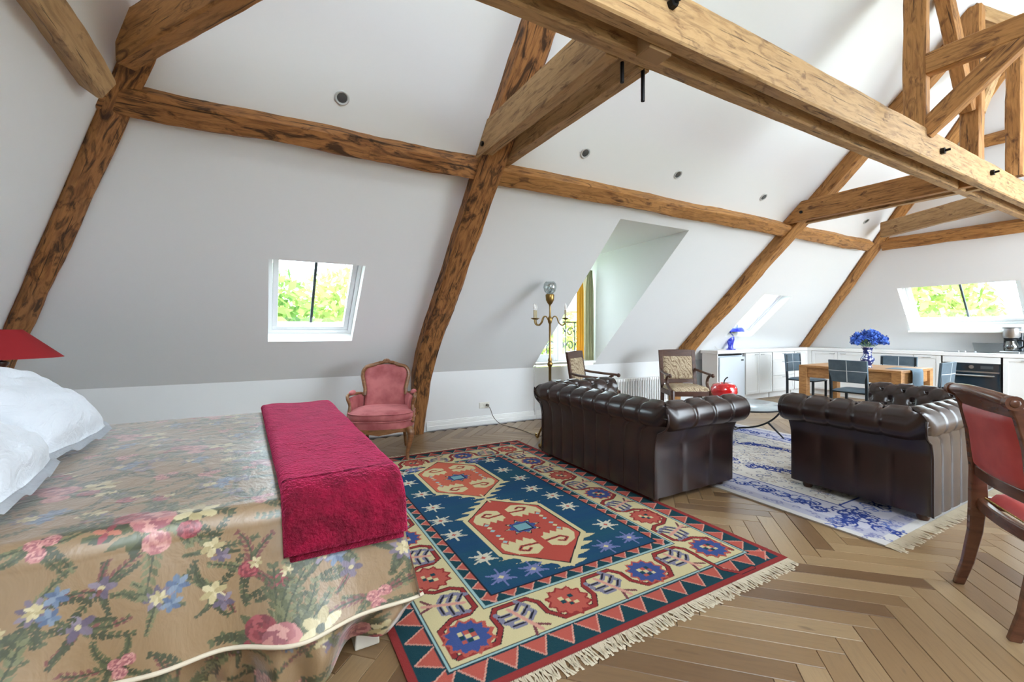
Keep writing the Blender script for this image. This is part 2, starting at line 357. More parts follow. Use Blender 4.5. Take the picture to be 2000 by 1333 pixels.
# ---- dormer: cheeks, ceiling, window wall
x0, x1, y0, _ = DM; YW = 5.60; zt = ZK+SL*(YK-y0)
mb = MB()
for x in (x0, x1): mb.add([(x,y0,zt), (x,YK,ZK), (x,YW,ZK), (x,YW,zt-.05)], [(0,1,2,3)])
mb.build('wall_dormer_cheeks', M['plaster'], kind='structure')
mb = MB(); mb.add([(x0,y0,zt), (x1,y0,zt), (x1,YW,zt-.05), (x0,YW,zt-.05)], [(0,1,2,3)]); mb.build('ceiling_dormer', M['plaster'], kind='structure')
wx0, wx1, wz0, wz1 = x0+.03, x1-.06, .83, 2.42
mb = MB()
for a, b, c, d in ((x0, x1, ZK, wz0), (x0, x1, wz1, zt), (x0, wx0, wz0, wz1), (wx1, x1, wz0, wz1)): mb.span((a, YW, c), (b, YW+.12, d))
mb.build('wall_dormer_window', M['plaster'], kind='structure')
root = struct('window_2')
mb = MB(); mb.span((x0, 5.44, .79), (x1, YW+.02, .822)); mb.build('window_sill', M['white'], root, bevel=.006)
xm = (wx0+wx1)/2
for k, (a, b) in enumerate(((wx0, xm), (xm, wx1))):
    mb = MB()
    for p, q in (((a,wz0),(a+.07,wz1)), ((b-.07,wz0),(b,wz1)), ((a+.07,wz0),(b-.07,wz0+.1)), ((a+.07,wz1-.07),(b-.07,wz1)), ((a+.07,1.58),(b-.07,1.605))): mb.span((p[0],YW+.03,p[1]), (q[0],YW+.08,q[1]))
    f = mb.build('casement', M['white_pvc'], root, bevel=.004)
    mb = MB(); mb.span((a+.07,YW+.05,wz0+.1), (b-.07,YW+.055,wz1-.07)); mb.build('pane', M['glass'], f)
mb = MB(); mb.span((xm-.03,YW+.015,wz0), (xm+.03,YW+.03,wz1)); mb.build('mullion', M['white_pvc'], root, bevel=.004)
# curtains of the dormer
def curtain(name, xa, xb, yc, za, zb, mat, label, folds, amp):
    n = 60; G = np.zeros((14, n, 3))
    for i in range(14):
        z = za+(zb-za)*i/13
        for j in range(n):
            t = j/(n-1); pinch = 1-.35*sm((i/13-.75)*4)
            G[i,j] = (xa+(xb-xa)*(.5+(t-.5)*pinch), yc+amp*math.sin(t*folds*2*PI)*(1-.4*i/13), z)
    mb = MB(); mb.grid(G); o = mb.build(name, mat, None, smooth=180, fixn=False)
    md = o.modifiers.new('t', 'SOLIDIFY'); md.thickness = .004
    return tag(o, label, 'curtain')
curtain('curtain', 4.27, 4.40, 5.52, .845, 2.22, M['curtain'], 'yellow curtain hanging at the right of the dormer window', 3, .022)
curtain('curtain', 4.41, 4.56, 5.47, .83, 2.25, M['curtain2'], 'grey-green curtain beside the yellow one against the dormer cheek', 3, .02)
# wrought-iron guard outside the dormer window
t = thing('window_railing', 'wrought-iron scrollwork guard outside the dormer window', 'railing', (0, 5.733, 0))
mb = MB()
for z in (.9, 1.42): mb.span((x0-.03, -.012, z), (x1+.03, .012, z+.024))
mb.build('rail', M['iron'], t)
for k in range(6):
    cx = x0+.12+k*.18; mb = MB()
    for sg in (1, -1):
        pts = [(cx+sg*(.075*(1-q/22.)*math.cos(q*.42)), 0, 1.165+sg*.11+.085*(1-q/22.)*math.sin(q*.42)) for q in range(18)]
        mb.tube(pts, .009, 6)
    mb.tube([(cx-.09, 0, .91), (cx-.09, 0, 1.43)], .009, 6); mb.build('scroll', M['iron'], t)

# ---- baseboards
def baseboard(name, x0, x1):
    mb = MB(); mb.span((x0, YK-.018, 0), (x1, YK, .10)); mb.span((x0, YK-.028, 0), (x1, YK, .055)); mb.span((x0, YK-.011, .1), (x1, YK, .118)); mb.build(name, M['white'], kind='structure', bevel=.003)
baseboard('baseboard_back', 1.83, 3.50); baseboard('baseboard_left', -2.1, 1.58); baseboard('baseboard_right', 3.50, 6.25)
mb = MB(); mb.span((3.47, 5.492, 0), (3.50, YK, .77)); mb.build('trim_1', M['plaster'], kind='structure')

# ================================================================ FLOOR, one oak block at a time
fl = MB(); fl.add([(-2.2,-4.3,-.018),(10.5,-4.3,-.018),(10.5,5.6,-.018),(-2.2,5.6,-.018)], [(0,1,2,3)])
FLOOR = fl.build('floor', M['subfloor'], kind='structure')
pw, pr = .106, 6; q2 = math.sqrt(.5)
P_, Q_ = V3((q2,-q2,0)), V3((q2,q2,0)); ORG = V3((1.884, 1.335, 0))
blocks = []
for k in range(-110, 110):
    for n in range(-14, 14):
        for kind in (0, 1):
            if kind == 0: p, q, ang = k+n*2*pr+pr/2., k+.5, -PI/4
            else: p, q, ang = k-1+n*2*pr+.5, k+pr/2., PI/4
            c = ORG+P_*(p*pw)+Q_*(q*pw)
            if -2.0 < c[0] < 10.3 and -4.2 < c[1] < 5.42: blocks.append((c[0], c[1], ang))
fw = V3((math.cos(YAW), math.sin(YAW), 0)); rt = V3((math.sin(YAW), -math.cos(YAW), 0))
def view(p):
    d = V3(p)-V3((0,0,EYE)); z = max(d@fw, .01); return 1000+862*(d@rt)/z, 645.8-862*d[2]/z, d@fw
def rank(b):
    u, v, z = view((b[0], b[1], 0)); hid = 0
    if .52 < b[0] < 2.55 and 1.45 < b[1] < 4.45: hid = 20
    if b[0] < .40 and 1.95 < b[1] < 3.8: hid = 20
    if 3.35 < b[0] < 5.6 and 1.3 < b[1] < 4.2: hid = 20
    out = 0 if (z > .3 and -120 < u < 2120 and v < 1480) else 50
    return z+hid+out
blocks.sort(key=rank)
def block_mesh(mb, M2=None):
    L, w, h, b = pw*pr/2-.0011, pw/2-.0011, .018, .0018
    lo = [(-L,-w,-h),(L,-w,-h),(L,w,-h),(-L,w,-h)]; mid = [(x, y, -b) for x, y, _ in lo]; up = [(-L+b,-w+b,0),(L-b,-w+b,0),(L-b,w-b,0),(-L+b,w-b,0)]
    fs = [(8,9,10,11)]+[(i,(i+1)%4,4+(i+1)%4,4+i) for i in range(4)]+[(4+i,4+(i+1)%4,8+(i+1)%4,8+i) for i in range(4)]
    vs = lo+mid+up; us = [[(vs[i][0], vs[i][1]) for i in f] for f in fs]
    if M2 is not None:
        c, s, x, y, dz = M2; vs = [(a*c-b_*s+x, a*s+b_*c+y, z+dz) for a, b_, z in vs]
    mb.add(vs, fs, us)
mb = MB(); block_mesh(mb); first = mb.build('plank', M['oak'], FLOOR, fixn=False); bme = first.data
for i, (x, y, a) in enumerate(blocks[:296]):
    o = first if i == 0 else bpy.data.objects.new('plank', bme)
    if i: COL.objects.link(o); o.parent = FLOOR
    o.location = (x, y, R.uniform(-.0006, .0006)); o.rotation_euler = (0, 0, a+(PI if R.random() < .5 else 0))
mb = MB()
for x, y, a in blocks[296:]:
    a += PI if R.random() < .5 else 0; block_mesh(mb, (math.cos(a), math.sin(a), x, y, R.uniform(-.0006, .0006)))
mb.build('planks', M['oak_i'], FLOOR, fixn=False, kind='stuff')

# ================================================================ TIMBER FRAME
def beam(name, path, side, dep, w, h, mat, label, cat='beam', jitter=.006, step=.07, ends=None, wa=None):
    """path = centre line; side, dep = unit vectors of the section; w, h its size; rough hewn with chamfered edges"""
    P = [V3(p) for p in path]; pts = []
    for i in range(len(P)-1):
        n = max(2, int(np.linalg.norm(P[i+1]-P[i])/step)); pts += [(P[i]+(P[i+1]-P[i])*k/n, i+k/n) for k in range(n)]
    pts.append((P[-1], len(P)-1.)); side, dep = V3(side), V3(dep)
    side, dep = side/np.linalg.norm(side), dep/np.linalg.norm(dep); seed = R.uniform(0, 90)
    c = min(w, h)*.12; base = [(-w/2+c,-h/2),(w/2-c,-h/2),(w/2,-h/2+c),(w/2,h/2-c),(w/2-c,h/2),(-w/2+c,h/2),(-w/2,h/2-c),(-w/2,-h/2+c)]
    rs, us, s = [], [seed], 0.
    for i, (p, t) in enumerate(pts):
        k = 1. if wa is None else np.interp(t, range(len(wa)), wa)
        ring = []
        for j, (a, b) in enumerate(base):
            nz = noise.noise(Vector((seed+s*2.3, j*.9, 0)))*jitter+noise.noise(Vector((seed+s*9, j*1.7, 5)))*jitter*.45
            ring.append(p+side*(a*k+nz*np.sign(a))+dep*(b+nz*np.sign(b)))
        rs.append(ring)
        if i+1 < len(pts): s += np.linalg.norm(pts[i+1][0]-p); us.append(seed+s)
    per = [0.]
    for j in range(8): a, b = base[j], base[(j+1) % 8]; per.append(per[-1]+math.hypot(b[0]-a[0], b[1]-a[1]))
    mb = MB(); mb.rings(rs, uvs=(us, per)); o = mb.build(name, mat, None, smooth=32)
    return tag(o, label, cat)
nS = V3((0,-SL,-1)); nS /= np.linalg.norm(nS); aS = V3((0,-1,SL)); aS /= np.linalg.norm(aS)     # inward normal, up the slope
def on_slope(x, y, proud, h): return PS(x, y)+nS*(proud-h/2)
TD, TL, TM = M['timber_dark'], M['timber_light'], M['timber_mid']
# principal rafters with a curved foot
def rafter(name, xc, top_y, label, mat, w=.22, foot=True):
    pts = []
    h = .22
    if foot: pts += [(xc-.01, 5.45, 0.), (xc-.005, 5.42, .35), (xc, 5.32, .72), (xc+.01, 5.13, 1.06)]
    for k in range(8):
        y = 4.85+(top_y-4.85)*k/7.; p = on_slope(xc, y, .145, h); pts.append(tuple(p+V3((.008*math.sin(k*1.9), 0, 0))))
    wa = [.55, .72, .9, 1.0]+[1.0]*8 if foot else None
    return beam(name, pts, (1,0,0), nS, w, h, mat, label, 'beam', .010, wa=wa)
rafter('timber_rafter', 1.70, 1.2, 'dark timber rafter with curved foot beside the pink armchair', TD, .235)
rafter('timber_rafter', 6.39, 1.70, 'timber rafter ending behind the tapestry armchair beside the white fridge', TM, .22)
# hip rafters in the corners
hl = [V3((XL0+KL*(z-ZK), YK-(z-ZK)/SL, z)) for z in (.02+ZK, 2.0, 3.2, 4.3)]
dl = hl[-1]-hl[0]; dl /= np.linalg.norm(dl); inn = V3((.6,-.62,-.5)); inn -= dl*(inn@dl); inn /= np.linalg.norm(inn); sd = np.cross(dl, inn)
beam('hip_rafter', [p+inn*.0 for p in hl], sd, inn, .15, .20, TD, 'dark timber hip rafter in the corner behind the red bedside lamp', jitter=.008)
hr = [V3((XR0-KR*(z-ZK), YK-(z-ZK)/SL, z)) for z in (.16+ZK, 2.0, 3.2, 4.5)]
dl = hr[-1]-hr[0]; dl /= np.linalg.norm(dl); inn = V3((-.62,-.6,-.5)); inn -= dl*(inn@dl); inn /= np.linalg.norm(inn); sd = np.cross(dl, inn)
beam('hip_rafter', [p+inn*.0 for p in hr], sd, inn, .16, .22, TM, 'honey timber hip rafter in the kitchen corner above the worktop', jitter=.008)
# purlins
def purlin(xa, xb, label, mat):
    pts = [on_slope(xa+(xb-xa)*k/6., 3.495+.006*math.sin(k*2.+xa), .105, .2) for k in range(7)]
    return beam('timber_purlin', pts, aS, nS, .165, .2, mat, label, 'beam', .012)
purlin(-.86, 1.60, 'timber purlin above the small skylight left of the main rafter', TD)
purlin(1.80, 6.30, 'timber purlin above the dormer between two rafters', TM)
purlin(6.49, 8.66, 'short timber purlin next to the kitchen corner', TM)
nL = V3((1,0,-KL)); nL /= np.linalg.norm(nL); aL = V3((KL,0,1)); aL /= np.linalg.norm(aL)
beam('timber_purlin', [PL(y, 2.675)+nL*.02 for y in (3.20, 2.5, 1.2, -.6)], aL, nL, .135, .16, TL, 'light timber purlin on the left sloping wall near the camera', jitter=.008)
nR = V3((-1,0,-KR)); nR /= np.linalg.norm(nR); aR = V3((-KR,0,1)); aR /= np.linalg.norm(aR)
beam('timber_purlin', [PR(y, 2.74)+nR*.02 for y in (3.36, 2.0, 0., -3.)], aR, nR, .17, .16, TM, 'dark-flecked timber purlin on the kitchen wall above the wide skylight', jitter=.008)
# long double tie beam
ZB, ZT = 2.75, 3.005
for yc, lb in ((1.563, 'front timber of the long paired tie beam, with bolt heads'), (1.732, 'rear timber of the long paired tie beam')):
    o = beam('tie_beam', [(-.9, yc, (ZB+ZT)/2), (4, yc, (ZB+ZT)/2), (8.86, yc, (ZB+ZT)/2)], (0,1,0), (0,0,1), .086, ZT-ZB, TL, lb, jitter=.003)
    if yc < 1.6:
        for x, z in ((1.757, 2.915), (5.145, 2.86), (6.418, 2.895)):
            mb = MB(); mb.tube([(x, 1.522, z), (x, 1.492, z)], .028, 6); mb.tube([(x, 1.50, z), (x+.01, 1.46, z+.004)], .011, 6); mb.build('bolt', M['black'], o)
# short double tie beams clasping the rafters
def short_tie(x, y_end, label, mat, w=.085):
    mb = MB(); seed = R.uniform(0, 50)
    yb, yt = 3.46, 3.20
    N = 18; rs = []; us = []
    for k in range(N+1):
        t = k/N; lo = yb+(y_end-yb)*t; hi = yt+(y_end-yt)*t; j = lambda q: .003*noise.noise(Vector((seed+k*.4, q, 0)))
        rs.append([V3((x-w/2+j(0), lo, ZB+j(1))), V3((x+w/2+j(2), lo, ZB+j(3))), V3((x+w/2+j(4), hi, ZT+j(5))), V3((x-w/2+j(6), hi, ZT+j(7)))]); us.append(seed+(yb-lo))
    mb.rings(rs, uvs=(us, [0, w, w+.25, 2*w+.25, 2*w+.5])); o = mb.build('tie_beam', mat, None, bevel=.006)
    return tag(o, label, 'beam')
o = short_tie(1.61, 1.78, 'near timber of the paired short tie beam on the dark rafter', TL)
mb = MB(); mb.tube([(1.566, 3.27, 2.83), (1.548, 3.27, 2.83)], .02, 6); mb.build('bolt', M['black'], o)
short_tie(1.845, 1.78, 'far timber of the paired short tie beam on the dark rafter', TL)
o = short_tie(6.215, 1.60, 'near timber of the paired tie beam on the second rafter', TM)
mb = MB(); mb.tube([(6.172, 3.2, 2.86), (6.155, 3.2, 2.86)], .02, 6); mb.build('bolt', M['black'], o)
short_tie(6.425, 1.60, 'far timber of the paired tie beam on the second rafter', TL)
beam('corner_tie_beam', [(8.42, 3.16, 2.868), (7.66, 1.74, 2.868)], (.88,-.47,0), (0,0,1), .10, .235, TL, 'diagonal timber tie beam in the kitchen corner', jitter=.004)
beam('corner_tie_beam', [(-.66, 3.16, 2.878), (.36, 1.60, 2.878)], (.83,.55,0), (0,0,1), .10, .25, TM, 'diagonal timber tie beam in the upper left corner', jitter=.004)
# king-post stub between the paired beams, with iron rods
o = MB().hexa([(1.70,1.604,2.735),(1.86,1.604,2.735),(1.86,1.70,2.735),(1.70,1.70,2.735),(1.70,1.604,3.0),(1.86,1.604,3.0),(1.86,1.70,3.0),(1.70,1.70,3.0)]).build('post_stub', TL, None, bevel=.004)
tag(o, 'square timber post end between the paired long beams', 'post')
for (x, y), l, lb in (((1.845, 1.79), .17, 'longer black iron rod hanging below the beam joint'), ((1.70, 1.80), .10, 'shorter black iron rod below the beam joint')):
    mb = MB(); mb.tube([(x, y, 2.76), (x, y, 2.75-l)], .011, 8); tag(mb.build('iron_rod', M['black'], None, smooth=40), lb, 'rod')
# posts standing on the long tie beam, with the cross frame at the first one
beam('king_post', [(4.90, 1.61, 3.0), (4.90, 1.605, 4.55)], (0,1,0), (1,0,0), .155, .11, TM, 'upright timber post left of the diagonal brace, upper right', 'beam', .005)
beam('collar_beam', [(4.90, 1.53, 3.545), (4.90, .1, 3.545)], (1,0,0), (0,0,1), .10, .185, TM, 'timber collar beam running right from the first upright post', 'beam', .006)
beam('diagonal_brace', [(4.90, 1.56, 2.99), (4.90, .98, 3.49)], (1,0,0), (0,.65,.76), .09, .155, TM, 'diagonal timber brace rising right under the collar beam', 'beam', .006)
beam('king_post', [(6.25, 1.615, 3.0), (6.25, 1.61, 4.55)], (0,1,0), (1,0,0), .16, .13, TM, 'timber post behind the diagonal brace with two struts branching off', 'beam', .005)
beam('leaning_strut', [(6.20, 1.63, 3.52), (5.52, 1.64, 4.62)], (0,1,0), (.85,0,.53), .12, .12, TM, 'timber strut leaning left from the middle post', 'beam', .006)
beam('leaning_strut', [(6.30, 1.60, 3.52), (6.95, 1.58, 4.30)], (0,1,0), (-.77,0,.63), .12, .12, TL, 'pale timber strut leaning right from the middle post', 'beam', .006)
beam('ridge_strut', [(6.25, 1.62, 4.52), (6.75, 1.42, 4.42)], (.3,.9,0), (.1,0,1), .12, .14, TL, 'greyish timber end joining the top of the middle post', 'beam', .006)
beam('king_post', [(7.25, 1.53, 3.0), (7.25, 1.53, 4.35)], (0,1,0), (1,0,0), .13, .13, TM, 'upright timber post at the far right edge above the long beam', 'beam', .006)
beam('timber_purlin', [PR(y, 3.77)+nR*.02 for y in (2.1, 1.0, -.6)], aR, nR, .14, .14, TM, 'short upper purlin seen between the posts at right', 'beam', .006)

# ---- recessed spotlights in the slope
mb = MB()
spots = [((.478,3.283), 'left bay above the skylight, alone'), ((2.616,3.257), 'nearest the main rafter on its right'), ((3.861,3.246), 'middle one of the three over the dormer bay'), ((5.419,3.254), 'last before the second rafter'), ((8.053,3.236), 'smallest one, in the kitchen bay')]
src = None
rotM = np.array([[1,0,0],[0,aS[1],-nS[1]],[0,aS[2],-nS[2]]])
for (x, y), w_ in spots:
    p = PS(x, y); lb = 'recessed round ceiling spotlight, '+w_
    if src is None:
        t = thing('ceiling_spotlight', lb, 'spotlight', p, 0, 'recessed ceiling spotlights')
        prof = [(.050,.0),(.050,-.006),(.044,-.010),(.036,-.007),(.034,.004)]
        mb = MB(); rr = []
        rs = [[nS*(-z)+V3((1,0,0))*r*math.cos(2*PI*k/24)+aS*r*math.sin(2*PI*k/24) for k in range(24)] for r, z in prof]
        mb.rings(rs, caps=False); mb.build('ring', M['ring'], t, smooth=40)
        mb = MB(); rs = [[nS*(-z)+V3((1,0,0))*r*math.cos(2*PI*k/20)+aS*r*math.sin(2*PI*k/20) for k in range(20)] for r, z in ((.034,-.002),(.02,-.006),(.002,-.007))]; mb.rings(rs); mb.build('lens', M['lens'], t, smooth=50)
        src = t
    else: copy_thing(src, p, 0, lb)

# ---- garden seen through the windows
def tree(x, y, z0, rx, rz, h, n, mat, label, seed):
    rr = random.Random(seed); t = thing('garden_tree', label, 'tree', (x, y, z0), 0, 'trees outside the windows')
    mb = MB(); mb.tube([(0,0,0), (.05,.03,h*.5), (0,0,h)], [.22,.16,.05], 8); mb.build('trunk', M['bark'], t, smooth=60)
    mb = MB()
    for _ in range(n):
        d = V3((rr.gauss(0,1), rr.gauss(0,1), rr.gauss(0,1))); d /= np.linalg.norm(d); q = d*(rr.uniform(.3,1)**.4)*V3((rx,rx,rz))+V3((0,0,h))
        a = V3((rr.gauss(0,1), rr.gauss(0,1), rr.gauss(0,1))); a /= np.linalg.norm(a); b = np.cross(a, d); b /= np.linalg.norm(b)+1e-9; s = rr.uniform(.10,.22)
        mb.add([q-a*s, q+b*s*.5, q+a*s, q-b*s*.5], [(0,1,2,3)])
    mb.build('foliage', mat, t, fixn=False, kind='stuff')
tree(-1.6, 13, -4, 3.0, 2.7, 5.0, 5200, M['leaf2'], 'green tree outside the small skylight', 1)
tree(3.0, 15.5, -4, 3.2, 2.7, 4.8, 5200, M['leaf1'], 'yellow-green tree outside the small skylight and dormer', 2)
tree(8.8, 15.5, -4, 3.0, 2.5, 4.4, 4800, M['leaf1'], 'yellow-green tree outside the dormer', 3)
tree(19.5, 7.2, -4, 3.0, 2.8, 5.2, 5200, M['leaf1'], 'bright yellow-green tree outside the kitchen skylight, left', 4)
tree(21.0, 1.2, -4, 3.0, 2.9, 5.2, 5200, M['leaf2'], 'green tree outside the kitchen skylight, right', 5)
mb = MB(); mb.add([(-30,6.5,-4),(40,6.5,-4),(40,60,-4),(-30,60,-4)], [(0,1,2,3)]); mb.add([(11.5,-30,-4.01),(60,-30,-4.01),(60,40,-4.01),(11.5,40,-4.01)], [(0,1,2,3)]); mb.build('ground', M['lawn'], kind='structure')
# ================================================================ PRINTS (colours of woven or printed cloth, worked out cell by cell)
class Canvas:
    def __init__(s, w, h, cell, col):
        s.c = cell; s.nx, s.ny = int(round(w/cell))+1, int(round(h/cell))+1; s.a = np.zeros((s.ny, s.nx, 3)); s.a[:] = col
    def win(s, x0, x1, y0, y1):
        i0, i1, j0, j1 = max(int(x0/s.c), 0), min(int(x1/s.c)+2, s.nx), max(int(y0/s.c), 0), min(int(y1/s.c)+2, s.ny)
        if i1 <= i0 or j1 <= j0: return None
        X, Y = np.meshgrid(np.arange(i0, i1)*s.c, np.arange(j0, j1)*s.c); return X, Y, s.a[j0:j1, i0:i1]
    def poly(s, pts, col):
        P = np.asarray(pts, float); w = s.win(P[:,0].min(), P[:,0].max(), P[:,1].min(), P[:,1].max())
        if w is None: return
        X, Y, A = w; m = np.zeros(X.shape, bool); n = len(P)
        for i in range(n):
            (xa, ya), (xb, yb) = P[i], P[(i+1) % n]
            if ya == yb: continue
            m ^= ((ya > Y) != (yb > Y)) & (X < (xb-xa)*(Y-ya)/(yb-ya)+xa)
        A[m] = col
    def stroke(s, pts, wd, col):
        P = np.asarray(pts, float)
        for i in range(len(P)-1):
            a, b = P[i], P[i+1]; w = s.win(min(a[0],b[0])-wd, max(a[0],b[0])+wd, min(a[1],b[1])-wd, max(a[1],b[1])+wd)
            if w is None: continue
            X, Y, A = w; d = b-a; l = d@d+1e-12; t = np.clip(((X-a[0])*d[0]+(Y-a[1])*d[1])/l, 0, 1)
            A[np.hypot(X-a[0]-t*d[0], Y-a[1]-t*d[1]) < wd/2] = col
    def ell(s, x, y, rx, ry, ang, col):
        r = max(rx, ry); w = s.win(x-r, x+r, y-r, y+r)
        if w is None: return
        X, Y, A = w; c, q = math.cos(ang), math.sin(ang); u, v = (X-x)*c+(Y-y)*q, -(X-x)*q+(Y-y)*c
        A[(u/rx)**2+(v/ry)**2 < 1] = col
    def rect(s, x0, y0, x1, y1, col): s.poly([(x0,y0),(x1,y0),(x1,y1),(x0,y1)], col)
    def at(s, x, y):
        return s.a[np.clip(np.rint(np.asarray(y)/s.c).astype(int), 0, s.ny-1), np.clip(np.rint(np.asarray(x)/s.c).astype(int), 0, s.nx-1)]
def paint(o, cols):
    me = o.data; a = me.color_attributes.new('print', 'FLOAT_COLOR', 'POINT'); c = np.ones((len(me.vertices), 4), np.float32); c[:, :3] = cols; a.data.foreach_set('color', c.ravel())

# ---------------------------------------------------------------- rug 1: red, blue and cream
RX, RY = 2.13, 3.07
c_red, c_teal, c_cream, c_lb, c_navy, c_dk, c_rose, c_pink = [lin(c) for c in ((150,44,42),(24,66,76),(210,194,142),(150,186,186),(22,66,104),(36,34,44),(188,82,66),(214,150,130))]
c_lil, c_blue, c_gr = lin((112,118,168)), lin((58,80,140)), lin((128,124,146))
cv = Canvas(RX, RY, .005, c_red); rr = random.Random(3)
cv.rect(.035, .035, RX-.035, RY-.035, c_teal)
def zigzag(d0, d1, pitch):
    w, h = RX-2*d0, RY-2*d0
    for L, mp in ((w, lambda t, d: (d0+t, d0+d)), (w, lambda t, d: (d0+t, RY-d0-d)), (h, lambda t, d: (d0+d, d0+t)), (h, lambda t, d: (RX-d0-d, d0+t))):
        n = int(round(L/pitch)); p = L/n; D = d1-d0
        for k in range(n):
            t = k*p; tri = [(t+p*.05, D*.98), (t+p*.95, D*.98), (t+p*.5, D*.06)]
            cv.poly([mp(*q) for q in tri], c_rose); cv.stroke([mp(*q) for q in (tri[0], tri[2], tri[1])], .007, c_pink)
zigzag(.037, .142, .135)
cv.rect(.142, .142, RX-.142, RY-.142, c_dk); cv.rect(.147, .147, RX-.147, RY-.147, c_lb); cv.rect(.158, .158, RX-.158, RY-.158, c_dk); cv.rect(.163, .163, RX-.163, RY-.163, c_cream)
IB = .425
cv.rect(IB, IB, RX-IB, RY-IB, c_dk); cv.rect(IB+.005, IB+.005, RX-IB-.005, RY-IB-.005, c_lb); cv.rect(IB+.018, IB+.018, RX-IB-.018, RY-IB-.018, c_teal)
FB = .505; zigzag(IB+.018, FB, .105)
cv.rect(FB-.008, FB-.008, RX-FB+.008, RY-FB+.008, c_dk)
w = cv.win(FB, RX-FB, FB, RY-FB); X, Y, A = w; inn = (X > FB) & (X < RX-FB) & (Y > FB) & (Y < RY-FB)
band = np.array([noise.noise(Vector((0, float(y)*3.2, 1)))*.5+.5+.2*noise.noise(Vector((0, float(y)*21, 2))) for y in Y[:,0]])[:, None]
gr = np.clip(band, 0, 1)[..., None]; mixc = lin((20,62,112))*(1-gr)+lin((28,84,96))*gr; A[inn] = np.broadcast_to(mixc, A.shape)[inn]
def jag(x, y, rx, ry, n, inner, col, ph=0.):
    cv.poly([(x+(rx if k % 2 == 0 else rx*inner)*math.cos(PI*k/n+ph), y+(ry if k % 2 == 0 else ry*inner)*math.sin(PI*k/n+ph)) for k in range(2*n)], col)
def flower_motif(x, y, col, edge):
    jag(x, y, .118, .118, 12, .8, edge); jag(x, y, .104, .104, 12, .78, col)
    for i in (-1, 0, 1):
        for j in (-1, 0, 1): cv.rect(x+i*.026-.012, y+j*.026-.012, x+i*.026+.012, y+j*.026+.012, [c_cream, c_rose, c_teal][(i+j) % 3])
def tree_motif(x, y, dx, dy):
    px_, py_ = -dy, dx; q = lambda a, b: (x+dx*a+px_*b, y+dy*a+py_*b)
    for sg in (1, -1):
        for a, r in ((-.06, .055), (-.015, .062), (.03, .055)): cv.stroke([q(a, sg*.02), q(a-.02, sg*r*1.3), q(a-.045, sg*r*1.25)], .026, c_gr); cv.stroke([q(a-.004, sg*.02), q(a-.024, sg*r*1.3)], .010, c_dk)
        cv.stroke([q(.06, 0), q(.115, sg*.045)], .015, lin((120,64,70)))
    cv.stroke([q(-.09, 0), q(.11, 0)], .02, c_pink)
mid = (.163+IB)/2
def border(L, mp, dirv, start):
    n = max(2, int(round((L-2*mid)/.545))); p = (L-2*mid)/n; path = []
    for k in range(n+1):
        t = mid+k*p; path += [(t+a*p/.545, .163+b) for a, b in ((-.145,.185),(-.145,.105),(-.09,.032),(.09,.032),(.145,.105),(.145,.185),(.185,.235),(.36,.235),(.40,.185))] if k < n else [(t-.145,.185),(t-.145,.105),(t-.09,.032),(t+.02,.032)]
    path = [q for q in path if .17 < q[0] < L-.17]
    cv.stroke([mp(*q) for q in path], .030, c_dk); cv.stroke([mp(*q) for q in path], .021, c_red)
    for k in range(n+1):
        x, y = mp(mid+k*p, mid-.005); flower_motif(x, y, c_blue if (k+start) % 2 == 0 else c_rose, c_rose if (k+start) % 2 == 0 else c_red)
        if k < n: x, y = mp(mid+(k+.5)*p, mid-.012); tree_motif(x, y, *dirv)
border(RX, lambda t, d: (t, d), (.35,-.93), 0); border(RX, lambda t, d: (t, RY-d), (.3,.95), 0)
border(RY, lambda t, d: (d, t), (-.93,.3), 0); border(RY, lambda t, d: (RX-d, t), (.93,.3), 0)
def medallion(cx, cy, red):
    hexp = lambda a, b, c: [(cx,cy-c),(cx+a,cy-b),(cx+a,cy+b),(cx,cy+c),(cx-a,cy+b),(cx-a,cy-b)]
    H = hexp(.315, .265, .555)
    cv.poly(H, c_cream)
    for i in range(6):      # hooks along the edge
        a, b = V3(H[i]), V3(H[(i+1) % 6]); d = b-a; L = np.linalg.norm(d); d /= L; n_ = V3((d[1], -d[0]))
        k = 4
        if i in (1, 4): continue
        for q in range(k):
            p = a+d*L*(q+.5)/k; sg = 1 if (i in (0, 3)) else -1
            cv.poly([p-d*.035, p+d*.035, p+n_*.055+d*sg*.055, p+n_*.035+d*sg*.012], c_cream)
    cv.poly(hexp(.282, .25, .52), c_dk); cv.poly(hexp(.275, .247, .508), red)
    for sx in (1, -1):
        for sy in (1, -1):
            q = lambda a, b: (cx+sx*a, cy+sy*b)
            cv.poly([q(.03,.17), q(.25,.17), q(.25,.225), q(.20,.30), q(.10,.345), q(.03,.30)], c_cream)
            cv.stroke([q(.03,.235), q(.14,.225), q(.17,.26), q(.13,.29), q(.10,.27)], .022, red); cv.stroke([q(.03,.235), q(.14,.225), q(.17,.26), q(.13,.29), q(.10,.27)], .006, c_dk)
            for k in range(4): cv.poly([q(.05+.05*k,.17), q(.075+.05*k,.13), q(.1+.05*k,.17)], c_cream)
            for k in range(3): cv.poly([q(.2,.02+.045*k), q(.218,.038+.045*k), q(.2,.056+.045*k), q(.182,.038+.045*k)], c_cream if k % 2 else c_lb)
    jag(cx, cy, .135, .115, 8, .55, c_dk); jag(cx, cy, .12, .1, 8, .6, c_cream); jag(cx, cy, .105, .088, 8, .75, c_blue)
    cv.rect(cx-.058, cy-.05, cx+.058, cy+.05, c_dk); cv.rect(cx-.05, cy-.042, cx+.05, cy+.042, lin((112,162,172)))
medallion(1.02, 1.075, lin((184,70,54))); medallion(1.02, 2.185, lin((206,96,66))); cv.stroke([(1.02,1.55),(1.02,1.72)], .02, c_cream)
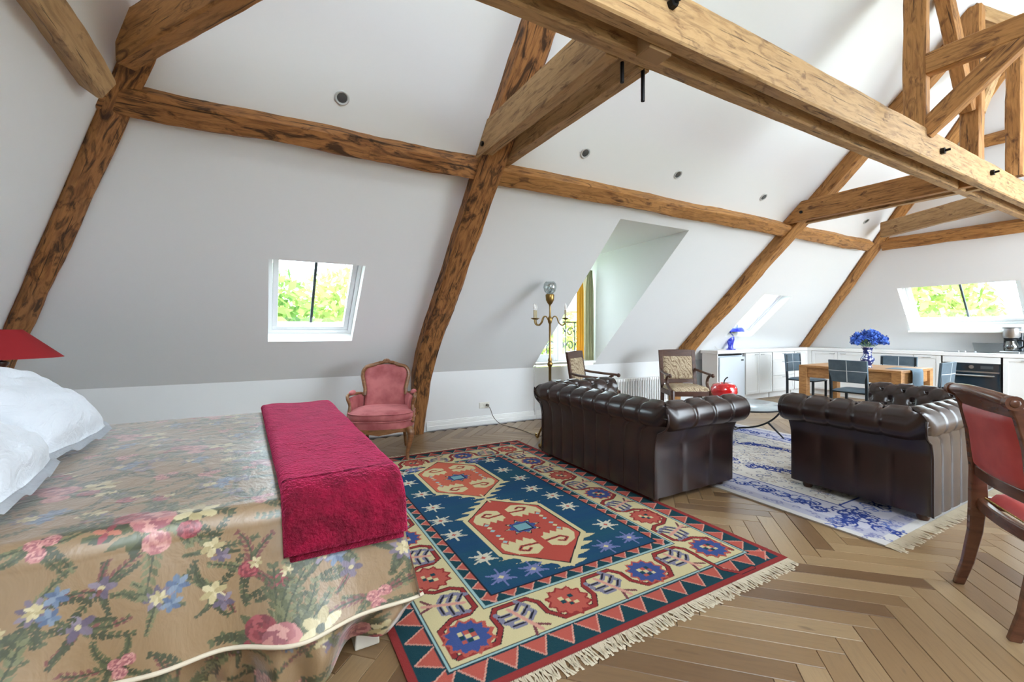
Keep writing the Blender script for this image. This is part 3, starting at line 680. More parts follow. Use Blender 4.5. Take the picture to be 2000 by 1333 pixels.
def star(x, y, col):
    jag(x, y, .062, .062, 4, .5, col, PI/4); jag(x, y, .055, .055, 4, .45, col)
    for k in range(3): a = k*PI/3+.5; cv.stroke([(x-.08*math.cos(a), y-.08*math.sin(a)), (x+.08*math.cos(a), y+.08*math.sin(a))], .012, col)
    jag(x, y, .02, .02, 4, .5, c_rose if col is not c_lil else c_cream)
for x, y in ((.59,1.657),(.562,1.183),(.604,.84),(1.461,1.204),(1.494,.832),(1.422,1.639),(1.481,1.43),(1.443,2.174),(1.478,2.503),(1.47,1.908),(.56,1.42),(.60,1.95),(.58,2.25),(.60,2.52)): star(x+.02, y, lin((206,200,176)))
for x, y in ((.60,.62),(.79,.605),(1.50,.62),(1.30,.605),(.72,2.57),(1.33,2.57)): star(x+.02, y, c_lil)
def flat_rug(name, cv, w, h, th, x, y, label, mat, group=None, z0=.0):
    t = thing(name, label, 'rug', (x, y, z0))
    nx, ny = cv.nx, cv.ny; X, Y = np.meshgrid(np.linspace(0, w, nx), np.linspace(0, h, ny)); rs_ = np.random.RandomState(5)
    Z = np.full(X.shape, th)+rs_.rand(*X.shape)*.0012
    me = bpy.data.meshes.new('pile'); i = np.arange((ny-1)*(nx-1)); r, c = i//(nx-1), i % (nx-1); q = r*nx+c
    F = np.stack([q, q+1, q+nx+1, q+nx], 1); me.vertices.add(nx*ny); me.vertices.foreach_set('co', np.stack([X, Y, Z], -1).astype(np.float32).ravel())
    me.loops.add(F.size); me.loops.foreach_set('vertex_index', F.astype(np.int32).ravel()); me.polygons.add(len(F)); me.polygons.foreach_set('loop_start', np.arange(len(F), dtype=np.int32)*4); me.update(); me.validate()
    me.materials.append(mat); o = bpy.data.objects.new('pile', me); COL.objects.link(o); o.parent = t; paint(o, cv.a.reshape(-1, 3))
    mb = MB(); mb.span((0,0,.0015), (w,h,th-.0006)); mb.build('backing', Mat('rug_backing', (120,60,52) if th > .011 else (150,140,128), .95).m, t)
    return t
def fringe(parent, xa, xb, y, sg, ln, seed, z=.006):
    rr = random.Random(seed); mb = MB(); x = xa
    while x < xb:
        a = rr.gauss(0, .28); l = ln*rr.uniform(.7, 1.15); e = (x+l*math.sin(a), y+sg*l*math.cos(a)); w_ = .0035
        m_ = ((x+e[0])/2+rr.gauss(0, .004), (y+e[1])/2)
        mb.add([(x-w_,y,z),(x+w_,y,z),(m_[0]+w_,m_[1],z*.7),(m_[0]-w_,m_[1],z*.7),(e[0]+w_*1.6,e[1],.002),(e[0]-w_*1.6,e[1],.002),(m_[0],m_[1],z*.7+.005),(x,y,z+.005)], [(0,1,2,3),(3,2,4,5),(7,6,3,0),(7,1,2,6),(6,2,4),(6,5,3)])
        x += rr.uniform(.004, .009)
    return mb.build('fringe', M['fringe'], parent, fixn=False, kind='stuff')
g_ = cv.a.mean(-1, keepdims=True); cv.a = (cv.a*.88+g_*.12)*.80
t = flat_rug('patterned_rug', cv, RX, RY, .012, .46, 1.415, 'large red, blue and cream geometric rug between bed and sofa', M['wool'])
fringe(t, .0, RX, .0, -1, .075, 1); fringe(t, .0, RX, RY, 1, .075, 2)
# ---------------------------------------------------------------- rug 2: ivory and blue
w2, h2 = 2.45, 3.0
cv = Canvas(w2, h2, .007, lin((196,192,188))); rr = random.Random(9)
c_iv, c_li, c_nv = lin((206,200,192)), lin((168,166,182)), lin((44,62,128))
cv.rect(.06, .06, w2-.06, h2-.06, c_li); cv.rect(.16, .16, w2-.16, h2-.16, lin((186,184,196)))
cv.rect(.44, .44, w2-.44, h2-.44, c_nv); cv.rect(.455, .455, w2-.455, h2-.455, c_iv)
def curl(x, y, r, col, wd):
    a0, sg = rr.uniform(0, 6.28), rr.choice((1, -1)); cv.stroke([(x+r*(1-k/14.)*math.cos(a0+sg*k*.5), y+r*(1-k/14.)*math.sin(a0+sg*k*.5)) for k in range(11)], wd, col)
for d, n_, col, wd, r in ((.30, 190, lin((92,108,164)), .013, .06), (.30, 210, c_nv, .015, .062), (.11, 260, lin((126,128,160)), .010, .028)):
    for k in range(n_):
        t_ = rr.uniform(0, 2*(w2+h2)); j = rr.gauss(0, .045 if d > .2 else .015)
        if t_ < w2: p = (t_, d+j)
        elif t_ < 2*w2: p = (t_-w2, h2-d-j)
        elif t_ < 2*w2+h2: p = (d+j, t_-2*w2)
        else: p = (w2-d-j, t_-2*w2-h2)
        curl(p[0], p[1], r*rr.uniform(.6, 1.2), col, wd)
for k in range(700): curl(rr.uniform(.5, w2-.5), rr.uniform(.5, h2-.5), rr.uniform(.02, .05), rr.choice((lin((156,150,150)), lin((172,160,150)), lin((124,128,150)))), .010)
for k in range(170):
    a = rr.uniform(0, 6.28); r = rr.gauss(1, .07); curl(w2/2+.42*r*math.cos(a), h2/2+.62*r*math.sin(a), rr.uniform(.04, .075), c_nv, .016)
t2 = flat_rug('ivory_rug', cv, w2, h2, .010, 3.25, 1.21, 'ivory and blue oriental rug under the leather sofas', M['wool'])
fringe(t2, 0, w2, 0, -1, .09, 3, .005); fringe(t2, 0, w2, h2, 1, .09, 4, .005)

# ================================================================ BED
BX0, BX1, BY0, BY1, BZ = -1.50, .47, 1.80, 3.89, .68
t = thing('bed', 'double bed hidden under the floral spread, one pale foot showing at the corner', 'bed', (0,0,0))
mb = MB(); mb.span((BX0,BY0+.06,.16), (BX1-.06,BY1-.06,.40)); mb.build('base', M['linen'], t, bevel=.02)
mb = MB(); mb.span((BX0,BY0+.05,.40), (BX1-.04,BY1-.05,.645)); mb.build('mattress', M['linen'], t, bevel=.05, seg=4)
for x in (BX0+.1, BX1-.10):
    for y in (BY0+.115, BY1-.12):
        mb = MB(); w_ = .05; q = .085
        mb.hexa([(x-w_,y-w_,0),(x+w_,y-w_,0),(x+w_,y+w_,0),(x-w_,y+w_,0),(x-w_*.75,y-w_*.75,.2),(x+w_*.75,y-w_*.75,.2),(x+w_*.75,y+w_*.75,.2),(x-w_*.75,y+w_*.75,.2)]); mb.build('leg', M['linen'], t, bevel=.006)
# the print: bouquets on a tan ground
PW, PH = 2.9, 3.7
cv = Canvas(PW, PH, .0035, lin((142,114,80))); rr = random.Random(21)
G1, G2, G3 = [lin(c) for c in ((52,60,36),(78,84,52),(108,110,74))]
def leaf(x, y, a, l, w_, col):
    d = V3((math.cos(a), math.sin(a))); n_ = V3((-d[1], d[0])); p = V3((x, y))
    cv.poly([p, p+d*l*.35+n_*w_, p+d*l*.7+n_*w_*.7, p+d*l, p+d*l*.7-n_*w_*.7, p+d*l*.35-n_*w_], col)
def sprig(x, y, a, l, col, n=7, lw=.010):
    bend = rr.uniform(-1.2, 1.2); pts = []
    for k in range(n+1):
        pts.append((x, y)); x += l/n*math.cos(a); y += l/n*math.sin(a); a += bend/n
        if k: 
            for sg in (1, -1): leaf(pts[-1][0], pts[-1][1], a+sg*.65, l*.24*(1-.5*k/n), lw*.72, col if rr.random() < .7 else G2)
    cv.stroke(pts, .006, G1)
def petals(x, y, r, n, cols, wid=.55):
    a0 = rr.uniform(0, 6)
    for k in range(n):
        a = a0+2*PI*k/n; cv.ell(x+r*.55*math.cos(a), y+r*.55*math.sin(a), r*.5, r*.5*wid, a, cols[k % len(cols)])
def rose(x, y, r, pal):
    for ring, (q, n) in enumerate(((1.,9),(.75,8),(.5,6),(.28,4))):
        a0 = rr.uniform(0, 6)
        for k in range(n):
            a = a0+2*PI*k/n; cv.ell(x+r*q*.6*math.cos(a), y+r*q*.6*math.sin(a), r*q*.42, r*q*.3, a+1.57, pal[(k+ring) % len(pal)])
    cv.ell(x, y, r*.16, r*.12, 0, pal[-1])
pinks = [lin(c) for c in ((186,124,120),(166,98,102),(202,148,140),(146,78,88))]
reds = [lin(c) for c in ((134,42,56),(110,30,46),(160,70,78))]
creams = [lin(c) for c in ((186,172,130),(200,188,148),(166,150,106))]
blues = [lin(c) for c in ((92,112,138),(72,92,124),(116,132,152))]
lils = [lin(c) for c in ((108,96,114),(88,76,98),(128,116,132))]
def bouquet(x, y, s):
    for k in range(13): sprig(x, y, rr.uniform(0, 6.28), s*rr.uniform(.14, .24), rr.choice((G1, G2, G3)), 9, s*.011)
    for k in range(16): a = rr.uniform(0, 6.28); q = rr.uniform(.03, .09)*s; leaf(x+q*math.cos(a), y+q*math.sin(a), a+rr.uniform(-.4, .4), s*rr.uniform(.05, .085), s*.016, rr.choice((G1, G2)))
    rose(x-.055*s, y+.05*s, .052*s, reds); rose(x+.005*s, y+.01*s, .066*s, pinks); petals(x+.115*s, y+.015*s, .062*s, 6, creams); cv.ell(x+.115*s, y+.015*s, .014*s, .014*s, 0, G1)
    rose(x+.02*s, y-.085*s, .042*s, pinks[:2]+[pinks[2]]); rose(x+.10*s, y-.06*s, .036*s, reds); petals(x-.10*s, y-.02*s, .035*s, 4, [lin((180,110,90)), reds[0]])
def small(x, y, s, kind):
    for k in range(6): sprig(x, y, rr.uniform(0, 6.28), s*rr.uniform(.08, .15), rr.choice((G1, G2, G3, G1, lin((112,58,56)))), 7, s*.009)
    if kind == 0:
        petals(x, y, .042*s, 8, lils, .4); petals(x, y, .025*s, 7, creams); petals(x+.05*s, y+.03*s, .034*s, 6, blues); petals(x+.035*s, y-.03*s, .03*s, 6, blues)
    elif kind == 1:
        for dx, dy in ((0,0),(.035,.01),(.012,-.035)): rose(x+dx*s, y+dy*s, .024*s, pinks)
    elif kind == 2: petals(x, y, .042*s, 5, lils); cv.ell(x, y, .008, .008, 0, creams[0])
    elif kind == 3: petals(x, y, .04*s, 6, creams); petals(x+.03*s, y-.04*s, .035*s, 5, lils)
    else: rose(x, y, .034*s, reds); petals(x+.02*s, y+.02*s, .02*s, 6, creams)
px0 = 1.43
for j in range(-1, 8):
    for i in range(-1, 6):
        ox = px0+(i-2)*.74+(j % 2)*.37; oy = .50+j*.50
        for q, (dx, dy) in enumerate(((-.28,-.03),(.3,.06),(-.12,-.17),(.17,-.13),(-.24,-.22),(.02,-.28),(.27,-.22),(.22,.19),(-.18,.17),(.0,.22))): small(ox+dx+rr.gauss(0,.012), oy+dy+rr.gauss(0,.012), rr.uniform(.85, 1.15), (1,1,2,3,0,0,4,2,3,4)[q])
        bouquet(ox, oy, 1.05)
# fall of the spread: v runs from the near hem over the top to the far hem
def fold(x, k): return .012*math.sin(x*9+k)+.008*math.sin(x*21+2*k)
us = np.linspace(BX0-.02, BX1, 560); HEM = .245
near = np.concatenate([np.linspace(0, .36, 100), np.linspace(.362, .52, 40)]); tops = np.linspace(.527, .52+2.0, 240); vv = np.concatenate([near, tops, np.linspace(2.53, 2.96, 40)])
def spread(u, v):
    """u along the bed, v over it"""
    ul = (u-BX0)/(BX1-BX0); r = .07
    if v < .40:
        z = HEM+v*(BZ-r-HEM)/.40; out = (1-v/.40); y = BY0-.015-out*(.075+.035*math.sin(u*7+.5)*out+.02*math.sin(u*17))-.008*math.sin(u*11+v*3)
        return y, z
    if v < .52:
        a = (v-.40)/.12*PI/2; return BY0-.015+r*(1-math.cos(a))-.008*math.sin(u*11+1.2)*(1-a/1.571), BZ-r+r*math.sin(a)
    if v < 2.52:
        t = (v-.52)/2.0; return BY0+.055+(BY1-BY0-.11)*t, BZ+.006*math.sin(u*6+t*9)*math.sin(t*PI)
    a = min((v-2.52)/.12, 1)*PI/2; d = max(v-2.64, 0); return BY1-.055+.06*math.sin(a), BZ-.06*(1-math.cos(a))-d
NU, NV = len(us), len(vv); G = np.zeros((NU, NV, 3))
YZ = {}
for j, v in enumerate(vv):
    for i, u in enumerate(us):
        y, z = spread(u, v)
        # at the foot end the cloth rounds over and flares a little at the corner
        e = (u-(BX1-.05))/.05; x = u
        if v < .45: x = u+max(0, (u-.1)/.37)**2*.075*(1-min(v, .4)/.4)
        if e > 0 and v > .45: z -= .03*e*e
        G[i, j] = (x, y, z)
bs = bpy.data.objects.new('bedspread', None); COL.objects.link(bs); tag(bs, 'quilted floral bedspread with pink roses draped over the bed', 'bedspread')
mb = MB(); mb.grid(G); o = mb.build('cover', M['chintz'], bs, smooth=180, fixn=False)
UU, VV = np.meshgrid(us-BX0+.25, vv, indexing='ij'); paint(o, cv.at(UU, VV).reshape(-1, 3))
# foot-end drop (faces away from the camera)
G2_ = np.zeros((60, 40, 3))
for i in range(60):
    y = BY0-.1+(BY1-BY0+.1)*i/59.
    for j in range(40):
        t_ = j/39.; z = .655-(.655-HEM)*t_; yy = max(y, BY0+.04-.16*t_); G2_[i, j] = (BX1+.002+t_*(.06+.02*math.sin(y*9))+.0, yy, z)
mb = MB(); mb.grid(G2_); o = mb.build('foot_drop', M['chintz'], bs, smooth=180, fixn=False)
ii, jj = np.meshgrid(np.linspace(.2, 2.4, 60), np.linspace(.6, .1, 40), indexing='ij'); paint(o, cv.at(ii, jj).reshape(-1, 3))
hem = [G[i, 0]+V3((0,-.004,-.003)) for i in range(0, NU, 6)]+[G[-1, 0]+V3((.012,-.004,.002))]
mb = MB(); mb.tube(hem, .0075, 8); mb.build('piping', M['fringe'], bs, smooth=60)
# gathered flounce below the piping
NF = 560; G3_ = np.zeros((NF, 30, 3))
for i in range(NF):
    f = i/(NF-1.)*(NU-1); k = int(f); p = G[k, 0]*(1-f+k)+G[min(k+1, NU-1), 0]*(f-k); u = p[0]
    for j in range(30):
        t_ = j/29.; wv = math.sin(u*34+1.5*math.sin(u*9))*.030*sm(t_*1.6)+math.sin(u*15)*.03*t_; lift = .10*sm((u-.18)/.3)+.05*sm((u+.15)/.3)
        drop = (p[2]-.012)*t_*(1-lift*3.2); G3_[i, j] = (p[0]-.07*t_*sm((u-.2)/.3), p[1]+.012+.055*t_-wv, p[2]-.004-drop+.0)
mb = MB(); mb.grid(G3_); o = mb.build('flounce', M['chintz'], bs, smooth=180, fixn=False)
ii, jj = np.meshgrid(np.linspace(.1, 2.75, NF), np.linspace(1.2, .95, 30), indexing='ij'); paint(o, cv.at(ii, jj).reshape(-1, 3)*.94)
# ---- throw folded over the foot of the bed
n1, n2 = 90, 240; tc = lambda a: a
def throw_layer(dz, hang, xa, xb, ext):
    G = np.zeros((n1, n2, 3)); Ltop = BY1-.03-BY0; tot = Ltop+.10+hang
    for i in range(n1):
        s = i/(n1-1.)
        for j in range(n2):
            d = tot*j/(n2-1.)           # from far end to the near hem
            t_ = d/tot; xl = xa[0]+(xa[1]-xa[0])*t_; xr = xb[0]+(xb[1]-xb[0])*t_; x = xl+(xr-xl)*s
            edge = min(s, 1-s)*(xr-xl); rnd = .03*math.sqrt(max(0, 1-(1-min(edge/.035, 1))**2)); fe = .03*math.sqrt(max(0, 1-(1-min(min(d, tot-d)/.03, 1))**2)); h = dz+min(rnd, fe)
            w_ = noise.noise(Vector((x*5, d*4, dz*9)))*.008+noise.noise(Vector((x*16, d*16, 2)))*.004
            r = .10
            if d < Ltop-.05: y, z = BY1-.03-d, BZ+h+w_
            else:
                q = d-(Ltop-.05); a = min(q/(r*PI/2), 1)*PI/2; y = BY0+.08-(r+h)*math.sin(a)-.0; z = BZ-r+(r+h+w_)*math.cos(a); dn = max(q-r*PI/2, 0); z -= dn; y -= dn*.20
            G[i, j] = (x, y, z)
    return G
th = bpy.data.objects.new('throw_blanket', None); COL.objects.link(th); tag(th, 'magenta fluffy throw folded across the foot of the bed', 'blanket')
mb = MB(); mb.grid(throw_layer(.028, .085, (-.02, .06), (.475, .50), 0)); mb.build('top_fold', M['fleece'], th, smooth=180, fixn=False)
mb = MB(); mb.grid(throw_layer(.004, .115, (-.015, .075), (.47, .49), 0)); mb.build('under_fold', M['fleece'], th, smooth=180, fixn=False)
# ---- pillows
def pillow(label, c, size, thick, tilt, rz, seed, slump=0.):
    t = thing('pillow', label, 'pillow', c, rz, 'white pillows on the bed'); n = 56; sx, sy = size
    ct, st = math.cos(tilt), math.sin(tilt)
    def at(u, v, side):
        fu, fv = max(0, 1-(abs(u)/.86)**2.6), max(0, 1-(abs(v)/.86)**2.6); h = thick*(max(fu, 0)*max(fv, 0))**.42
        wr = noise.noise(Vector((u*3+seed, v*2.4, side)))*.030+noise.noise(Vector((u*7+seed, v*2.2, side+4)))*.018
        x, y, z = u*sx/2, v*sy/2, (h/2+wr*(1 if h > .01 else .5))*side
        if max(abs(u), abs(v)) > .86: z = .014*math.sin(u*13+v*9+seed)*((max(abs(u), abs(v))-.86)/.14)
        x *= 1-.05*v*v; y *= 1-.05*u*u
        z -= slump*max(0, -u-.3)**2 
        x2, z2 = x*ct-z*st, x*st+z*ct; return (x2, y, z2)
    us_ = np.linspace(-1, 1, n)
    mb = MB()
    for side in (1, -1): mb.grid(np.array([[at(u, v, side) for v in us_] for u in us_]))
    mb.build('cover', M['cotton'], t, smooth=180); return t
# near one lies on the spread, far one leans behind it
pillow('white pillow nearest the camera, cut by the left picture edge', (-1.02, 2.28, .865), (.66, .70), .30, math.radians(-24), .10, 1.)
pillow('white pillow on the far half of the bed, in front of the red lamp', (-1.08, 3.05, .905), (.72, .72), .34, math.radians(-30), -.08, 7.)
# ---- bedside table and lamp
t = thing('bedside_table', 'small wooden bedside table hidden behind the pillows', 'table', (-1.53, 4.22, 0))
mb = MB(); mb.box((0,0,.40), (.42,.40,.20)); mb.build('case', M['walnut'], t, bevel=.006)
mb = MB(); mb.box((0,0,.512), (.47,.45,.024)); mb.build('top', M['walnut'], t, bevel=.006)
for x in (-.18, .18):
    for y in (-.17, .17): mb = MB(); mb.tube([(x,y,.3), (x,y,0)], [.022,.014], 8); mb.build('leg', M['walnut'], t, smooth=50)
mb = MB(); mb.box((0,-.205,.41), (.34,.02,.14)); d = mb.build('drawer', M['walnut'], t, bevel=.004); mb = MB(); mb.ball((0,-.225,.41), .014); mb.build('knob', M['brass'], d, smooth=180)
t = thing('bedside_lamp', 'wooden table lamp with red cone shade at the left picture edge', 'lamp', (-1.53, 4.22, .524))
mb = MB(); mb.lathe([(0,0),(.10,0),(.10,.02),(.05,.04),(.03,.10),(.055,.18),(.07,.28),(.05,.38),(.025,.44),(.022,.52),(.045,.55),(.045,.565),(.015,.575),(.012,.64)], n=24); mb.build('base', M['walnut'], t, smooth=40)
mb = MB(); rs = []
for r, z in ((.305,.592),(.105,.782),(.101,.782),(.301,.592)): rs.append([(r*math.cos(2*PI*k/40), r*math.sin(2*PI*k/40), z) for k in range(40)])
mb.rings(rs, loop=True); mb.build('shade', M['redshade'], t, smooth=40)
mb = MB(); mb.ball((0,0,.68), (.03,.03,.045)); mb.build('bulb', M['bulb'], t, smooth=180)
# ================================================================ SEATING
def chesterfield(label, L, D, loc, rz, n_pl, n_arm, group):
    t = thing('chesterfield_sofa', label, 'sofa', loc, rz, group)
    LE = M['leather']; zc, r, ofs = .655, .108, .03; pl = L/n_pl
    # outer back and outer arms, upright panels between sunk seams
    def panel(nm, A, dirv, out, W_, seams, par=t):
        nu, nv = seams*14+1, 22; G = np.zeros((nu, nv, 3)); A, dirv, out = V3(A), V3(dirv), V3(out)
        for i in range(nu):
            u = i/(nu-1.); f = (u*seams) % 1.; f = min(f, 1-f); groove = .008*math.exp(-(f/.06)**2)-.004*math.sin(PI*min(f*2, 1)*.5)
            for j in range(nv):
                v = j/(nv-1.); z = .05+v*.56; flare = .05*sm((z-.40)/.2)**1.5
                G[i, j] = A+dirv*W_*u+out*(flare-groove*(1-.5*v))+V3((0,0,z))
        mb = MB(); mb.grid(G); return mb.build(nm, LE, par, smooth=50, fixn=False)
    def sil(z):        # how far the arm scroll stands out beyond the arm at height z
        c = max(0., r*r-(z-zc)**2)**.5+ofs if abs(z-zc) < r else 0.
        return max(c*sm((z-.50)/.08), .05*sm((z-.40)/.2)**1.5 if z < .6 else 0.)
    nu, nv = n_pl*14+1, 34; G = np.zeros((nu, nv, 3)); ztop = .665
    for a in range(nu):
        u = a/(nu-1.); f = (u*n_pl) % 1.; f = min(f, 1-f); groove = .007*math.exp(-(f/.05)**2)-.004*math.sin(PI*min(f*2, 1)*.5)
        for b in range(nv):
            z = .05+(ztop-.05)*b/(nv-1.); e = sil(z); G[a, b] = (-e+(L+2*e)*u, groove*(1-.4*b/nv)-.010*sm((z-.5)/.16), z)
    mb = MB(); mb.grid(G); mb.build('outer_back', LE, t, smooth=50, fixn=False)
    panel('outer_arm', (0,0,0), (0,1,0), (-1,0,0), D, n_arm); panel('outer_arm', (L,0,0), (0,1,0), (1,0,0), D, n_arm)
    for x, sx in ((0,-1), (L,1)):
        mb = MB(); mb.tube([(x+sx*(sil(z)+.003), -.004-.010*sm((z-.5)/.16), z) for z in np.linspace(.05, .70, 30)], .0075, 8); mb.build('piping', LE, t, smooth=60)
    mb = MB(); mb.tube([(-sil(ztop)+(L+2*sil(ztop))*k/40., -.016, ztop) for k in range(41)], .006, 6); mb.build('piping', LE, t, smooth=60)
    # rolled top with tufted inner face, swept round back and arms
    prof = []
    for k in range(27):
        a = math.radians(-112+k*10.2); prof.append((r*math.cos(a), r*math.sin(a), math.cos(a), math.sin(a)))
    for k in range(1, 13): q = k/12.; prof.append((-.103-.10*q, .044-.27*q, -.94, .33))
    tt = [0.]
    for k in range(1, len(prof)): tt.append(tt[-1]+math.hypot(prof[k][0]-prof[k-1][0], prof[k][1]-prof[k-1][1]))
    kb = 20; t0 = tt[kb]; q_ = .105
    yb_ = .078; P = [V3((-ofs, D+.015, zc)), V3((-ofs, yb_, zc)), V3((L+ofs, yb_, zc)), V3((L+ofs, D+.015, zc))]
    lens = [D+.015-yb_, L+2*ofs, D+.015-yb_]; pit = [lens[0]/(n_arm+1.0), lens[1]/n_pl, lens[2]/(n_arm+1.0)]; norms = [V3((-1,0,0)), V3((0,-1,0)), V3((1,0,0))]
    rings = []; btn = []
    for sgi in range(3):
        A, B = P[sgi], P[sgi+1]; n = int(lens[sgi]/.012); p = pit[sgi]; d = (B-A)/lens[sgi]; N = norms[sgi]
        for i in range(n+1):
            s = lens[sgi]*i/n; ring = []
            for (a, b, na, nb), tk in zip(prof, tt):
                f = (s/p) % 1.; f = min(f, 1-f); tl = (tk-t0)/q_
                if tl < 0:
                    dsp = .010*math.exp(-(f/.045)**2)-.003*math.sin(PI*f); 
                    w_ = sm(1+tl/.9) if tl > -.9 else 0
                    dsp += .014*w_*math.exp(-(f/.16)**2)
                else:
                    u1, v1 = s/p-tl/2, s/p+tl/2; du, dv = abs(u1-round(u1)), abs(v1-round(v1)); dsp = .011*math.exp(-(du/.09)**2)+.011*math.exp(-(dv/.09)**2)+.020*math.exp(-((du**2+dv**2)/.035))-.012
                # mitre at the corners
                e0, e1 = s, lens[sgi]-s; x = A+d*s+N*(a-na*dsp)+V3((0,0,b-nb*dsp)); off = a-na*dsp
                if sgi > 0 and e0 < 1e9:
                    lim = -off if True else 0
                    if (x-A)@d < lim: x = x+d*(lim-(x-A)@d)
                if sgi < 2:
                    lim = lens[sgi]+off
                    if (x-A)@d > lim: x = x+d*(lim-(x-A)@d)
                ring.append(x)
            # stretch the outer side out to the mitre at the first and last ring of a segment
            if sgi > 0 and i == 0: ring = [A+d*(-(x-A)@N if False else -((x-A)@N))+N*((x-A)@N)+V3((0,0,x[2]-A[2])) for x in ring]
            if sgi < 2 and i == n: ring = [B+d*((x-A)@N)+N*((x-A)@N)+V3((0,0,x[2]-A[2])) for x in ring]
            rings.append(ring)
        for row in range(0, 3):
            k_ = int(np.argmin([abs(q-(t0+row*q_)) for q in tt])); a, b = prof[k_][0], prof[k_][1]; s = p*(.5 if row % 2 else 0)
            while s <= lens[sgi]+1e-6:
                if .05 < s < lens[sgi]-.05 and (sgi != 1 or .2 < s < lens[sgi]-.2 or row == 0): btn.append(A+d*s+N*(a*.80)+V3((0,0,b-.012 if row == 0 else b)))
                s += p
    mb = MB(); mb.rings(rings, closed=False); mb.build('rolled_top', LE, t, smooth=180, fixn=False)
    mb = MB()
    for b in btn: mb.ball(b, .011, 8, 5)
    mb.build('buttons', LE, t, smooth=180, kind='stuff')
    # arm fronts: scroll disc over an upright facing
    for x, sx in ((-ofs, 1), (L+ofs, -1)):
        mb = MB(); rs = []
        for rr_, yy in ((r*.99, D-.01), (r*1.01, D+.012), (r*.93, D+.034), (r*.6, D+.042), (r*.16, D+.036), (.004, D+.036)): rs.append([(x+rr_*math.cos(2*PI*k/28), yy, zc+rr_*math.sin(2*PI*k/28)) for k in range(28)])
        mb.rings(rs); o = mb.build('scroll_front', LE, t, smooth=50)
        mb = MB(); mb.ball((x, D+.036, zc), .014, 8, 5); mb.build('button', LE, o, smooth=180)
        mb = MB(); xa, xb = sorted((0 if sx > 0 else L, x+sx*.215)); mb.span((xa+.002, D-.14, .05), (xb, D, .60)); mb.build('arm_front', LE, t, bevel=.02, seg=3)
    mb = MB(); mb.span((.17, .10, .05), (L-.17, D-.06, .27)); mb.build('seat_frame', LE, t, bevel=.02, seg=3)
    mb = MB(); mb.span((.02, .02, .06), (L-.02, .12, .55)); mb.build('back_frame', LE, t)
    W2 = (L-.36)/2
    for k in range(2):
        mb = MB(); nx = 12; G = []
        x0_ = .18+k*W2
        for side in (1, -1):
            g = np.zeros((nx, nx, 3))
            for i in range(nx):
                for j in range(nx):
                    u, v = i/(nx-1.)*2-1, j/(nx-1.)*2-1; e = (max(0, 1-abs(u)**5)*max(0, 1-abs(v)**5))**.3; g[i, j] = (x0_+(u*.5+.5)*W2, .22+(v*.5+.5)*(D-.24), .355+side*(.075*e+.012*(1-u*u)*(1-v*v)))
            mb.grid(g)
        mb.build('seat_cushion', LE, t, smooth=180)
    for x in (.07, L-.07):
        for y in (.07, D-.10): mb = MB(); mb.lathe([(0,0),(.028,0),(.036,.015),(.036,.035),(.025,.055),(.025,.07)], (x,y,0), 16); mb.build('foot', M['walnut'], t, smooth=50)
    return t
chesterfield('brown leather chesterfield sofa with its pleated back to the bed, on the red rug edge', 1.50, .93, (2.515, 3.825, .0), -PI/2, 9, 3, 'leather chesterfield sofas')
chesterfield('brown leather chesterfield sofa on the ivory rug behind the red chair', 1.52, .90, (3.85, 1.18, .010), 0, 9, 4, 'leather chesterfield sofas')

